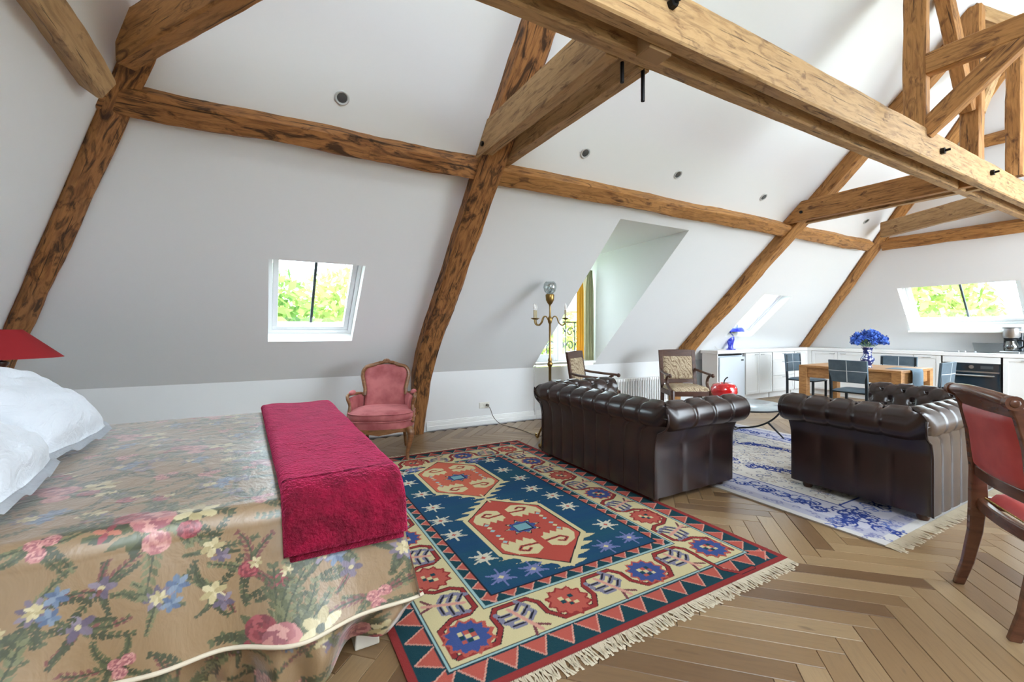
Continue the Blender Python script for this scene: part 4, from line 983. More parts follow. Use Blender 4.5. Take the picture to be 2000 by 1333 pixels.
# ---- rose velvet bergere
def bergere(loc, rz):
    t = thing('bergere_armchair', 'pink velvet armchair with carved wooden frame at the foot of the dark rafter', 'armchair', loc, rz); WD, VE = M['gilt'], M['velvet']
    # plan of the seat rail: front bowed, back narrower (front is -y)
    def rail(k, n, grow=0):
        a = 2*PI*k/n; c, s_ = math.cos(a), math.sin(a); x = (.315+grow)*np.sign(c)*abs(c)**.55; y = (.285+grow)*np.sign(s_)*abs(s_)**.55
        if y > 0: x *= 1-.28*(y/.285)
        else: y -= .035*(1-(x/.32)**2)
        return x, y
    n = 56
    def band(nm, z0, z1, g0, g1, mat, wave=0):
        rs = []
        for z, g in ((z0, g0-.03), (z0, g0), ((z0+z1)/2, (g0+g1)/2+.004), (z1, g1), (z1, g1-.03)):
            ring = []
            for k in range(n):
                x, y = rail(k, n, g); dz = -wave*(math.cos(x*17)*.6+.4)*(1 if y < 0 else .3) if z == z0 else 0; ring.append((x, y, z+dz))
            rs.append(ring)
        mb = MB(); mb.rings(rs); return mb.build(nm, mat, t, smooth=40)
    band('apron', .285, .325, .0, .006, WD, .02); band('seat_rail', .322, .395, .004, .008, VE)
    G = np.zeros((24, n+1, 3)); 
    for side in (1,):
        rs = []
        for q, (g, z) in enumerate(((-.02,.395),(.006,.40),(.018,.43),(.014,.465),(-.03,.487),(-.10,.497),(-.2,.502),(-.27,.503))): rs.append([(*(V3(rail(k, n, g))), z) for k in range(n)])
        mb = MB(); mb.rings(rs); mb.build('seat_cushion', VE, t, smooth=60)
    for z in (.398, .470):
        mb = MB(); mb.tube([(*rail(k, n, .014), z) for k in range(n)], .006, 6, loop=True); mb.build('piping', VE, t, smooth=180)
    # back: waisted panel, slightly dished and raked
    def half(z):
        return np.interp(z, [.40,.52,.60,.66,.72,.80,.86,.90,.93], [.232,.228,.218,.214,.228,.246,.240,.205,.10])
    def bk(u, z, off=0.): y = .225+(z-.45)*.20+off-.055*u*u; return (u*half(z), y, z)
    G = np.zeros((21, 26, 3))
    for i in range(21):
        for j in range(26):
            u, z = i/10.-1, .42+j/25.*.50; e = math.sqrt(max(0, (1-u**4)*(1-(max(0, (z-.70)/.23))**6))); G[i, j] = bk(u*.96, z, -.045*e)
    mb = MB(); mb.grid(G); mb.build('back_cushion', VE, t, smooth=180, fixn=False)
    G2 = G.copy(); G2[..., 1] = [[bk(i/10.-1, .42+j/25.*.5, .02)[1] for j in range(26)] for i in range(21)]
    mb = MB(); mb.grid(G2); mb.build('outer_back', VE, t, smooth=180, fixn=False)
    zs = np.linspace(.60, .925, 14); L_ = [bk(-1, z) for z in zs]; R_ = [bk(1, z) for z in zs[::-1]]; top = [(x, bk(0, .93)[1], .925+.022*(1-(x/.10)**2)) for x in np.linspace(-.09, .09, 7)]
    mb = MB(); mb.tube(L_+top+R_, .021, 8); mb.tube([V3(p)+V3((0,-.012,0)) for p in L_+top+R_], .013, 6); mb.build('back_frame', WD, t, smooth=60)
    mb = MB(); y_ = bk(0, .93)[1]-.015
    for a in range(7): an = PI*(a+.5)/7; mb.ball((.034*math.cos(an), y_, .945+.024*math.sin(an)), (.012,.012,.018), 8, 6)
    mb.ball((0, y_, .945), (.026,.016,.016), 10, 6)
    for sx in (1, -1): mb.tube([(sx*.035, y_, .948), (sx*.07, y_, .952), (sx*.11, y_, .938)], [.012,.01,.006], 6)
    mb.build('carved_crest', WD, t, smooth=60)
    for sx in (-1, 1):
        p0 = V3(bk(1, .60)); p0[0] *= sx
        path = bez([p0, (sx*.255, .20, .615), (sx*.29, .10, .63), (sx*.325, -.03, .638), (sx*.335, -.10, .632), (sx*.33, -.12, .60), (sx*.312, -.10, .53), (sx*.318, -.14, .45), (sx*.318, -.20, .37)], 6)
        mb = MB(); mb.tube(path, [.019]*8+[.017]*(len(path)-8), 8); mb.build('arm', WD, t, smooth=60)
        mb = MB(); mb.ball((sx*.312, .015, .652), (.032, .10, .024), 14, 8); mb.build('arm_pad', VE, t, smooth=180)
        g = np.zeros((14, 8, 3))
        for i in range(14):
            q = i/13.; x = sx*np.interp(q, [0,.5,1], [.225,.285,.312]); y = np.interp(q, [0,.5,1], [.255,.08,-.11])
            for j in range(8): w_ = j/7.; g[i, j] = (x-sx*.02*math.sin(PI*w_), y, .42+w_*(.615-.42))
        mb = MB(); mb.grid(g); o = mb.build('side_panel', VE, t, smooth=180, fixn=False); md = o.modifiers.new('t', 'SOLIDIFY'); md.thickness = .02
        leg = bez([(sx*.288, -.265, .33), (sx*.305, -.29, .27), (sx*.292, -.285, .18), (sx*.272, -.275, .08), (sx*.278, -.285, .025), (sx*.285, -.295, .0)], 5)
        mb = MB(); mb.tube(leg, np.interp(np.linspace(0, 1, len(leg)), [0,.15,.5,.8,.93,1], [.036,.037,.022,.014,.016,.018]), 10); mb.build('leg', WD, t, smooth=60)
        leg = bez([(sx*.20, .25, .33), (sx*.20, .26, .2), (sx*.205, .29, .08), (sx*.21, .31, 0)], 5)
        mb = MB(); mb.tube(leg, np.interp(np.linspace(0, 1, len(leg)), [0,.3,1], [.028,.02,.013]), 8); mb.build('leg', WD, t, smooth=60)
bergere((1.09, 4.70, .0), math.atan2(-.35, .94)*1.0)

# ---- two carved armchairs in tapestry
def fauteuil(label, loc, rz):
    t = thing('carved_armchair', label, 'armchair', loc, rz, 'tapestry armchairs'); WD, FB_ = M['walnut'], M['tapestry']
    rake = lambda z: .22+max(0, z-.42)*.16
    for sx in (-1, 1):
        mb = MB(); zs = np.linspace(0, 1.0, 10); mb.rings([[(sx*.25+a, (rake(z) if z > .42 else .22+.05*(1-z/.42)**2)+b, z) for a, b in ((-.027,-.018),(.027,-.018),(.027,.018),(-.027,.018))] for z in zs]); mb.build('stile', WD, t, bevel=.004)
        leg = bez([(sx*.27, -.25, .44), (sx*.272, -.265, .3), (sx*.268, -.255, .15), (sx*.27, -.265, 0)], 4); mb = MB(); mb.tube(leg, np.linspace(.034, .022, len(leg)), 8); mb.build('leg', WD, t, smooth=40)
        arm = bez([(sx*.255, rake(.70), .71), (sx*.285, .16, .69), (sx*.30, 0, .675), (sx*.305, -.16, .665), (sx*.305, -.235, .660)], 5)
        mb = MB(); mb.tube(arm, [.022]*len(arm), 8, flat=.8); mb.ball((sx*.305, -.245, .655), (.026,.03,.03), 10, 6); mb.build('arm', WD, t, smooth=50)
        sup = bez([(sx*.303, -.17, .655), (sx*.298, -.10, .60), (sx*.288, -.10, .52), (sx*.28, -.18, .46), (sx*.275, -.25, .43)], 5)
        mb = MB(); mb.tube(sup, np.linspace(.018, .026, len(sup)), 8); mb.build('arm_support', WD, t, smooth=50)
    def cross(z0, z1, nm, cr=0):
        mb = MB(); N = 9; rs = []
        for k in range(N): x = -.25+.5*k/(N-1); zt_ = z1+cr*(1-(x/.25)**2); rs.append([(x, rake(z0)-.016, z0), (x, rake(z0)+.016, z0), (x, rake(zt_)+.016, zt_), (x, rake(zt_)-.016, zt_)])
        mb.rings(rs); mb.build(nm, WD, t, bevel=.004)
    cross(.905, 1.0, 'top_rail', .008); cross(.50, .56, 'bottom_rail')
    def pad(nm, x0, x1, q, thick, org):
        n = 18; G = np.zeros((n, n, 3))
        for i in range(n):
            for j in range(n): u, v = i/(n-1.)*2-1, j/(n-1.)*2-1; e = (max(0, 1-u**6)*max(0, 1-v**6))**.4; G[i, j] = org(u, v, thick*e)
        mb = MB(); mb.grid(G); return mb.build(nm, FB_, t, smooth=180, fixn=False)
    pad('back_panel', 0, 0, 0, .03, lambda u, v, h: (u*.225, rake(.735+v*.175)-.008-h, .735+v*.175))
    pad('back_panel_rear', 0, 0, 0, .01, lambda u, v, h: (u*.225, rake(.735+v*.175)+.008+h, .735+v*.175))
    pad('seat', 0, 0, 0, .075, lambda u, v, h: (u*(.285-.03*(v+1)/2), -.005+v*.255, .43+h))
    for a, b in (((-.27,-.268,.365),(.27,-.236,.435)), ((-.25,.21,.365),(.25,.24,.435)), ((-.285,-.25,.365),(-.245,.22,.435)), ((.245,-.25,.365),(.285,.22,.435))): mb = MB(); mb.span(a, b); mb.build('seat_rail', WD, t, bevel=.004)
fauteuil('dark wooden armchair with tapestry back, seen from the side under the dormer window', (4.05, 4.83, 0), math.radians(300+90))
fauteuil('dark wooden armchair with tapestry back facing the camera, beside the white fridge', (5.40, 4.42, 0), math.radians(241+90))

# ---- red leather chair at the right edge
t = thing('dining_chair', 'red leather chair with curved dark wooden frame, cut by the right picture edge', 'chair', (2.965, .665, 0))
ax_ = V3((-.81, -.58, 0))                     # along the back, from its far to its near end
t.rotation_euler = (0, 0, math.atan2(-.58, -.81)+PI)   # local +x = far end, local +y = away from the seat, local -y = seat side
WD = M['mahog']; hw = .235
def prof_y(z):     # back outline seen from the side; +y points backwards
    return np.interp(z, [0,.12,.28,.45,.60,.80,.93,1.0,1.04], [.065,.030,.002,-.010,-.008,.012,.042,.070,.085])
for sx in (-1, 1):
    mb = MB(); rs = []
    for z in np.linspace(0, 1.0, 26): y = prof_y(z); w_ = np.interp(z, [0,.3,.5,1], [.030,.036,.04,.03]); d_ = np.interp(z, [0,.3,.46,.6,1], [.020,.027,.033,.029,.022]); rs.append([(sx*hw-w_/2, y-d_, z), (sx*hw+w_/2, y-d_, z), (sx*hw+w_/2, y+d_, z), (sx*hw-w_/2, y+d_, z)])
    mb.rings(rs); mb.build('rear_leg', WD, t, smooth=40, bevel=.005)
    mb = MB(); rs = [[(sx*.225+a*s_, -.45-.05*(1-z/.42)**2+b*s_, z) for a, b in ((-.018,-.018),(.018,-.018),(.018,.018),(-.018,.018))] for z, s_ in ((0,.8),(.15,.95),(.3,1.05),(.42,1.2))]; mb.rings(rs); mb.build('front_leg', WD, t, bevel=.004)
    mb = MB(); pts = [(sx*.235, -.02, .43), (sx*.235, -.24, .425), (sx*.228, -.46, .42)]; rs = [[V3(p)+V3((a, 0, b)) for a, b in ((-.014,-.03),(.014,-.03),(.014,.03),(-.014,.03))] for p in pts]; mb.rings(rs); mb.build('side_rail', WD, t, bevel=.004)
def rail_(nm, z0, z1, dy, dep):
    mb = MB(); rs = []
    for x in np.linspace(-hw, hw, 11): b = .022*(1-(x/hw)**2); rs.append([(x, prof_y(z0)+dy-dep+b, z0), (x, prof_y(z0)+dy+dep+b, z0), (x, prof_y(z1)+dy+dep+b, z1), (x, prof_y(z1)+dy-dep+b, z1)])
    mb.rings(rs); return mb.build(nm, WD, t, smooth=30, bevel=.006)
rail_('lower_rail', .565, .625, 0, .016); rail_('seat_rail_rear', .40, .455, -.01, .016)
# crest rail with a scrolled roll at each end
mb = MB(); pth = [(x, .078+.022*(1-(x/hw)**2), 1.0+.016*(1-(x/hw)**2)) for x in np.linspace(-hw-.03, hw+.03, 15)]; mb.tube(pth, [.020]+[.026]*13+[.020], 12); 
rs = []
for x in np.linspace(-hw, hw, 11): b = .022*(1-(x/hw)**2); z1 = .99+.016*(1-(x/hw)**2); rs.append([(x, prof_y(.93)-.014+b, .93), (x, prof_y(.93)+.014+b, .93), (x, prof_y(1.0)+.02+b, z1), (x, prof_y(1.0)-.014+b, z1)])
mb.rings(rs); mb.build('crest_rail', WD, t, smooth=40)
for sx in (-1, 1): mb = MB(); mb.tube([(sx*(hw+.005), .078, .998), (sx*(hw+.040), .078, .998)], .031, 14); mb.ball((sx*(hw+.040), .078, .998), (.010,.018,.018), 10, 6); mb.build('scroll', WD, t, smooth=40)
def shell(side):
    G = np.zeros((15, 15, 3))
    for i in range(15):
        for j in range(15): u, v = i/7.-1, j/14.; z = .615+v*.325; e = (max(0, 1-u**6)*max(0, 1-(2*v-1)**8))**.5; G[i, j] = (u*(hw-.012), prof_y(z)+.022*(1-u*u)+side*(.008+.022*e), z)
    return G
mb = MB(); mb.grid(shell(1)); mb.grid(shell(-1)); mb.build('back_panel', M['redleather'], t, smooth=180, fixn=False)
G = np.zeros((16, 16, 3))
for i in range(16):
    for j in range(16): u, v = i/7.5-1, j/15.; e = (max(0, 1-u**6)*max(0, 1-(2*v-1)**6))**.4; G[i, j] = (u*.235, -.035-v*.44, .45+.055*e)
mb = MB(); mb.grid(G); mb.build('seat', M['redleather'], t, smooth=180, fixn=False)
mb = MB()
for k in range(34): mb.ball((-.225+k*.0136, -.028, .458), .0045, 6, 4)
for sx in (-1, 1):
    for k in range(32): mb.ball((sx*.238, -.035-k*.0136, .456), .0045, 6, 4)
mb.build('nailheads', M['brass'], t, smooth=180, kind='stuff')

# ================================================================ LAMP, TABLES, SMALL THINGS
t = thing('floor_lamp', 'tall brass candelabra floor lamp with clear glass globe by the dormer', 'lamp', (2.885, 4.235, .104), .35); t.scale = (.92, .92, .92)
BR = M['brass']
mb = MB(); mb.lathe([(0,.10),(.05,.10),(.035,.14),(.03,.2),(.022,.26),(.028,.28),(.018,.30),(.016,.62),(.018,.84),(.032,.86),(.032,.89),(.022,.905),(.026,.93),(.015,.96),(.0135,1.2),(.013,1.38),(.024,1.40),(.03,1.43),(.024,1.46),(.012,1.48),(.010,1.60),(.012,1.62),(.03,1.64),(.05,1.68),(.056,1.74),(.05,1.755),(.0,1.755)], n=20); mb.build('pole', BR, t, smooth=40)
for k in range(3):
    a = 2*PI*k/3+1.25; c_, s_ = math.cos(a), math.sin(a); mb = MB(); pth = bez([(.03*c_,.03*s_,.13), (.13*c_,.13*s_,.10), (.23*c_,.23*s_,-.03), (.27*c_,.27*s_,-.098), (.31*c_,.31*s_,-.085), (.305*c_,.305*s_,-.055)], 5); mb.tube(pth, .013, 8); mb.build('foot', BR, t, smooth=60)
for k, a in enumerate((-.10-.35-.5, PI-.35-.5, PI/2+.2)):
    c_, s_ = math.cos(a), math.sin(a); q = lambda d, z: (d*c_, d*s_, z)
    mb = MB(); mb.tube(bez([q(.02,1.43), q(.05,1.475), q(.085,1.465), q(.11,1.40), q(.15,1.365), q(.185,1.385), q(.195,1.44)], 5), .008, 8); mb.lathe([(.0,1.435),(.02,1.436),(.046,1.452),(.048,1.457),(.02,1.447),(0,1.445)], q(.195,0), 16); ar = mb.build('candle_arm', BR, t, smooth=50)
    mb = MB(); mb.lathe([(.0,1.45),(.014,1.45),(.014,1.555),(0,1.556)], q(.195,0), 12); mb.build('candle_sleeve', M['wax'], ar, smooth=50)
    mb = MB(); mb.lathe([(.0,1.556),(.010,1.558),(.017,1.585),(.014,1.61),(.004,1.638),(0,1.64)], q(.195,0), 12); mb.build('bulb', M['bulb'], ar, smooth=60)
mb = MB(); mb.lathe([(.035,1.757),(.07,1.79),(.085,1.84),(.078,1.885),(.055,1.915),(.05,1.915),(.073,1.884),(.08,1.84),(.066,1.792),(.032,1.757)], n=24); mb.build('glass_globe', M['clear'], t, smooth=60)
mb = MB(); mb.ball((0,0,1.81), (.022,.022,.04), 12, 8); mb.build('bulb', M['clear'], t, smooth=180)
# outlet and its cord
p = (2.70, YK, .235)
t = thing('wall_outlet', 'white double socket on the knee wall with a plug in it', 'outlet', (2.66, YK, .265))
mb = MB(); mb.box((0,-.005,0), (.155,.01,.082)); mb.build('plate', M['plastic'], t, bevel=.003)
for x in (-.036, .036): mb = MB(); mb.lathe([(.03,0),(.031,.004),(.022,.004),(.020,-.002),(0,-.002)], (0,0,0), 20); mb.v = [(x+a, -.0095-c, b) for a, b, c in mb.v]; mb.build('socket', M['plastic'], t, smooth=40)
mb = MB(); pth = bez([(2.70,YK-.03,.265), (2.72,YK-.07,.22), (2.76,YK-.10,.10), (2.84,5.35,.012), (2.90,5.10,.006), (2.92,4.85,.006), (2.92,4.55,.006), (2.89,4.27,.10)], 8); mb.tube(pth, .0045, 6); mb.tube([(2.697,YK-.012,.265), (2.697,YK-.05,.265)], .018, 10)
tag(mb.build('power_cord', M['cord'], None, smooth=60), 'grey cord running from the wall socket to the floor lamp', 'cord')
# radiator
t = thing('radiator', 'white column radiator on the knee wall between the two tapestry armchairs', 'radiator', (4.92, 5.42, 0))
nr = 22
for k in range(nr):
    x = .03+k*.055; mb = MB(); mb.tube([(x,-.035,.09), (x,-.035,.47)], .016, 8); mb.tube([(x,.035,.09), (x,.035,.47)], .016, 8); mb.span((x-.022,-.055,.46), (x+.022,.055,.505)); mb.span((x-.022,-.055,.06), (x+.022,.055,.10))
    mb.build('column', M['white'], t, smooth=40, bevel=.006)
mb = MB(); mb.tube([(-.03,0,.09), (.03+nr*.055,0,.09)], .014, 8); mb.tube([(-.03,0,.09), (-.03,0,0)], .01, 8); mb.tube([(.03+nr*.055,0,.09), (.03+nr*.055,0,0)], .01, 8); mb.build('pipe', M['white'], t, smooth=40)
# low table between the sofas
t = thing('coffee_table', 'round grey coffee table on curved black metal legs between the sofas', 'table', (4.98, 3.30, .010))
mb = MB(); mb.lathe([(0,.395),(.50,.395),(.51,.403),(.50,.411),(0,.411)], n=48); mb.build('top', M['stone'], t, smooth=40)
mb = MB(); mb.tube([(.505*math.cos(2*PI*k/48), .505*math.sin(2*PI*k/48), .398) for k in range(48)], .009, 8, loop=True); mb.build('rim', M['black'], t, smooth=60)
for k in range(3):
    a = 2*PI*k/3-.62; c_, s_ = math.cos(a), math.sin(a); q = lambda d, z: (d*c_, d*s_, z)
    mb = MB(); mb.tube(bez([q(.50,.39), q(.47,.30), q(.36,.20), q(.20,.135), q(.0,.115)], 6), .011, 8); mb.tube([q(.34,.19), q(.52,.0)], [.013,.009], 8); mb.build('leg', M['black'], t, smooth=60)
# red apple ornament
t = thing('apple_ornament', 'large glossy red apple ornament with dark stem on the coffee table', 'ornament', (5.10, 3.57, .421))
mb = MB(); mb.lathe([(.0,.02),(.03,.008),(.06,.0),(.10,.012),(.14,.05),(.158,.10),(.155,.15),(.13,.195),(.085,.212),(.045,.205),(.02,.185),(0,.175)], n=36); mb.build('body', M['lacquer_red'], t, smooth=180)
mb = MB(); mb.tube(bez([(0,0,.17), (.002,0,.22), (.012,-.01,.26), (.035,-.03,.285)], 5), .0075, 8); mb.build('stem', M['black'], t, smooth=180)

# ================================================================ DINING
t = thing('dining_table', 'oak dining table with thick square legs in front of the kitchen', 'table', (7.98, 3.25, 0)); TW, TLn = 1.06, 1.30
mb = MB(); mb.box((0,0,.735), (TW,TLn,.035)); mb.build('top', M['oaktable'], t, bevel=.004)
for x in (-1, 1):
    for y in (-1, 1): mb = MB(); mb.box((x*(TW/2-.055), y*(TLn/2-.055), .359), (.11,.11,.717)); mb.build('leg', M['oaktable'], t, bevel=.004)
for x in (-1, 1): mb = MB(); mb.box((x*(TW/2-.045), 0, .64), (.03,TLn-.23,.155)); mb.build('apron', M['oaktable'], t, bevel=.003)
for y in (-1, 1): mb = MB(); mb.box((0, y*(TLn/2-.045), .64), (TW-.23,.03,.155)); mb.build('apron', M['oaktable'], t, bevel=.003)
def slate_chair(label, loc, rz, src=[None]):
    if src[0] is not None: return copy_thing(src[0], loc, rz, label)
    t = thing('slate_dining_chair', label, 'chair', loc, rz, 'slate leather dining chairs'); src[0] = t     # seat faces +y
    for sx in (-1, 1):
        mb = MB(); rs = [[(sx*.215+a, -.215-.06*max(0, z-.45)+b, z) for a, b in ((-.016,-.016),(.016,-.016),(.016,.016),(-.016,.016))] for z in (0,.45,.87)]; mb.rings(rs); mb.build('leg', M['darkframe'], t, bevel=.003)
        mb = MB(); mb.box((sx*.205, .20, .22), (.03,.03,.44)); mb.build('leg', M['darkframe'], t, bevel=.003)
    mb = MB(); mb.box((0,0,.435), (.44,.44,.02)); mb.build('seat_frame', M['darkframe'], t, bevel=.004)
    G = np.zeros((12, 12, 3))
    for i in range(12):
        for j in range(12): u, v = i/5.5-1, j/5.5-1; e = (max(0, 1-u**6)*max(0, 1-v**6))**.4; G[i, j] = (u*.225, v*.225, .445+.03*e)
    mb = MB(); mb.grid(G); mb.build('seat', M['blueleather'], t, smooth=180, fixn=False)
    mb = MB(); rs = []
    for k in range(11):
        x = -.235+.47*k/10; b = -.02*(1-(x/.235)**2); rs.append([(x, -.232+b, .575), (x, -.205+b, .575), (x, -.225+b, .885), (x, -.262+b, .885)])
    mb.rings(rs); bk_ = mb.build('backrest', M['blueleather'], t, smooth=30, bevel=.006)
    mb = MB()
    for sd, o_ in ((-1, -.0005), (1, .0005)):
        yb = lambda z: (-.232-.03*(z-.575)/.31 if sd < 0 else -.205-.02*(z-.575)/.31)
        mb.hexa([(-.004, yb(.585)-.0225+o_*3, .585), (.004, yb(.585)-.0225+o_*3, .585), (.004, yb(.585)-.0185+o_*3, .585), (-.004, yb(.585)-.0185+o_*3, .585), (-.004, yb(.878)-.0225+o_*3, .878), (.004, yb(.878)-.0225+o_*3, .878), (.004, yb(.878)-.0185+o_*3, .878), (-.004, yb(.878)-.0185+o_*3, .878)])
        rs = []
        for k in range(11): x = -.232+.464*k/10; b = -.02*(1-(x/.235)**2); y = yb(.735)+b; rs.append([(x, y-.003, .731), (x, y+.003, .731), (x, y+.003, .739), (x, y-.003, .739)])
        mb.rings(rs)
    mb.build('stitching', M['stitch'], bk_)
    return t
slate_chair('slate leather dining chair with its cross-stitched back to the camera', (7.31, 3.06, 0), -PI/2)
slate_chair('slate leather dining chair at the far left end of the table', (8.28, 4.20, 0), PI)
slate_chair('slate leather dining chair behind the blue vase, backrest only in sight', (8.66, 3.14, 0), PI/2)
slate_chair('slate leather dining chair at the near end of the table, in front of the oven', (7.74, 2.46, 0), 0)
# cloth over the table edge
G = np.zeros((14, 22, 3))
for i in range(14):
    x = 7.73+.36*i/13.
    for j in range(22):
        s_ = j/21.*.545
        if s_ < .30: y, z = 2.885-s_, .7545
        else: d = s_-.30; y, z = 2.585-.010*sm(d/.05)-.004*math.sin(i*.9), .7545-max(0, d-.006)
        G[i, j] = (x, y, z)
mb = MB(); mb.grid(G); o = mb.build('table_runner', M['runner'], None, smooth=180, fixn=False); md = o.modifiers.new('t', 'SOLIDIFY'); md.thickness = .003; md.offset = 1
tag(o, 'slate blue cloth hanging over the near edge of the dining table', 'cloth')
# vase and bouquet
vx, vy, vz = 7.80, 3.12, .753
t = thing('porcelain_vase', 'blue and white porcelain vase on the dining table', 'vase', (vx, vy, vz))
mb = MB(); mb.lathe([(0,0),(.055,0),(.058,.012),(.045,.03),(.06,.06),(.085,.10),(.083,.135),(.058,.165),(.05,.19),(.056,.26),(.074,.30),(.070,.302),(.052,.26),(.045,.19),(0,.18)], n=32); mb.build('body', M['porcelain'], t, smooth=50)
mb = MB(); mb.lathe([(.070,.296),(.078,.300),(.078,.306),(.070,.306)], n=32); mb.build('rim', M['worktop'], t, smooth=40)
t = thing('flower_bouquet', 'bouquet of blue flowers in the porcelain vase', 'flowers', (vx, vy, vz+.31)); rr = random.Random(4)
mb = MB()
for k in range(14):
    u = 1-2*(k+.5)/14; a = k*2.4; q = math.sqrt(1-u*u)
    d = V3((q*math.cos(a), q*math.sin(a), u)); b = V3((-math.sin(a), math.cos(a), 0)); p = d*.016
    mb.add([p, p+d*.016+b*.020, p+d*.030, p+d*.016-b*.020], [(0,1,2,3)])
mb.ball((0,0,0), .024, 10, 8); fl0 = mb.build('flower', M['petal'], t, smooth=40, fixn=False)
heads = []
for k in range(44):
    for _ in range(40):
        a = rr.uniform(0, 2*PI); e = rr.uniform(.12, 1.45); rd = rr.uniform(.75, 1.0); p = V3((.235*rd*math.cos(a)*math.cos(e), .235*rd*math.sin(a)*math.cos(e), .02+.20*rd*math.sin(e)))
        if all(np.linalg.norm(p-h) > .052 for h in heads): heads.append(p); break
for k, p in enumerate(heads):
    o = fl0 if k == 0 else bpy.data.objects.new('flower', fl0.data)
    if k: COL.objects.link(o); o.parent = t
    o.location = p; o.rotation_euler = (rr.uniform(0,3), rr.uniform(0,3), 0); s_ = rr.uniform(.95, 1.3); o.scale = (s_,)*3
mb = MB()
for p in heads: mb.tube(bez([(0,0,-.12), p*.35+V3((0,0,-.02)), p*.95], 3), .003, 5)
mb.build('stems', M['stem'], t, smooth=60)
mb = MB()
for k in range(26):
    a = rr.uniform(0, 6.28); d = V3((math.cos(a), math.sin(a), rr.uniform(-.15, .6))); p = d*rr.uniform(.04, .15); b = V3((-math.sin(a), math.cos(a), 0)); mb.add([p, p+d*.03+b*.015, p+d*.065, p+d*.03-b*.015], [(0,1,2,3)])
mb.build('leaves', M['stem'], t, fixn=False)

# ================================================================ KITCHEN
K = M['kitchen']; FYK, FXK, CT = 5.0, 9.85, .945      # fronts of the two runs, worktop height
def bar(par, c, along, ln=.085):
    c = V3(c); al = V3(along); mb = MB(); out = V3((0,-.022,0)) if abs(al[0]) > .5 else V3((-.022,0,0))
    mb.tube([c-al*ln/2, c-al*ln/2+out, c+al*ln/2+out, c+al*ln/2], .005, 6); mb.build('handle', M['steel'], par, smooth=50)
def front(par, nm, a, b, z0, z1, run, hand=True, hz=None, hpos=.5, shaker=True):
    """a,b along the run; run 0 = back run facing -y, run 1 = right run facing -x"""
    q = (lambda u, d, z: (u, FYK-d, z)) if run == 0 else (lambda u, d, z: (FXK-d, u, z))
    mb = MB(); g = .003; fr = .055
    mb.span(q(a+g, .0, z0+g), q(b-g, .014, z1-g))
    if shaker:
        for u0, u1, v0, v1 in ((a+g, a+fr, z0+g, z1-g), (b-fr, b-g, z0+g, z1-g), (a+fr, b-fr, z0+g, z0+fr), (a+fr, b-fr, z1-fr, z1-g)): mb.span(q(u0, .014, v0), q(u1, .022, v1))
    else: mb.span(q(a+g, .014, z0+g), q(b-g, .02, z1-g))
    d = mb.build(nm, K, par, bevel=.002)
    if hand: bar(d, q(a+(b-a)*hpos, .022, (z1-.035) if hz is None else hz), (1,0,0) if run == 0 else (0,1,0))
    return d
def carcass(name, label, a, b, run, depth, side=False):
    t = thing(name, label, 'cabinet', (0,0,0), 0, 'white kitchen units')
    q = (lambda u, d, z: (u, FYK+d, z)) if run == 0 else (lambda u, d, z: (FXK+d, u, z))
    mb = MB(); mb.span(q(a+.001, .002, .10), q(b-.001, depth, CT-.062)); mb.build('body', K, t)
    mb = MB(); mb.span(q(a+.001, .05, .0), q(b-.001, .07, .10)); mb.build('plinth', K, t)
    return t
ZT_ = CT-.065
# back run: end panel, fridge, double door unit, drawers, single door, corner post
mb = MB(); mb.span((6.945, FYK-.01, 0), (6.97, 5.30, CT-.061)); tag(mb.build('end_panel', K, None, bevel=.002), 'plain white panel closing the cabinet row left of the fridge', 'panel')
t = thing('fridge', 'white under-counter fridge with dark top vent in the kitchen row', 'fridge', (0,0,0))
mb = MB(); mb.span((6.99, FYK+.03, .02), (7.72, 5.30, CT-.07)); mb.build('body', M['fridge'], t, bevel=.004)
mb = MB(); mb.span((6.995, FYK-.025, .06), (7.715, FYK+.028, CT-.125)); d = mb.build('door', M['fridge'], t, bevel=.012, seg=3)
mb = MB(); mb.span((6.995, FYK-.01, CT-.095), (7.64, FYK+.028, CT-.068)); mb.build('vent', M['black'], t)
mb = MB(); mb.span((7.60, FYK-.029, CT-.20), (7.67, FYK-.024, CT-.17)); mb.build('badge', M['iron'], d)
t = carcass('base_cabinet', 'white double-door cabinet just right of the fridge', 7.745, 8.575, 0, .30); front(t, 'door', 7.745, 8.16, .11, ZT_, 0, hpos=.78); front(t, 'door', 8.16, 8.575, .11, ZT_, 0, hpos=.22)
t = carcass('drawer_cabinet', 'white three-drawer cabinet in the back kitchen row', 8.60, 9.34, 0, .30)
for z0, z1 in ((.11,.42), (.42,.725), (.725,ZT_)): front(t, 'drawer', 8.60, 9.34, z0, z1, 0, shaker=z1 < .8)
t = carcass('base_cabinet', 'white single-door cabinet in the kitchen corner', 9.36, 9.84, 0, .30); front(t, 'door', 9.36, 9.84, .11, ZT_, 0, hpos=.25)
mb = MB(); mb.span((FXK-.012, 4.90, 0), (FXK+.10, FYK-.003, CT-.061)); tag(mb.build('corner_post', K, None, bevel=.002), 'white corner filler where the two kitchen rows meet', 'panel')
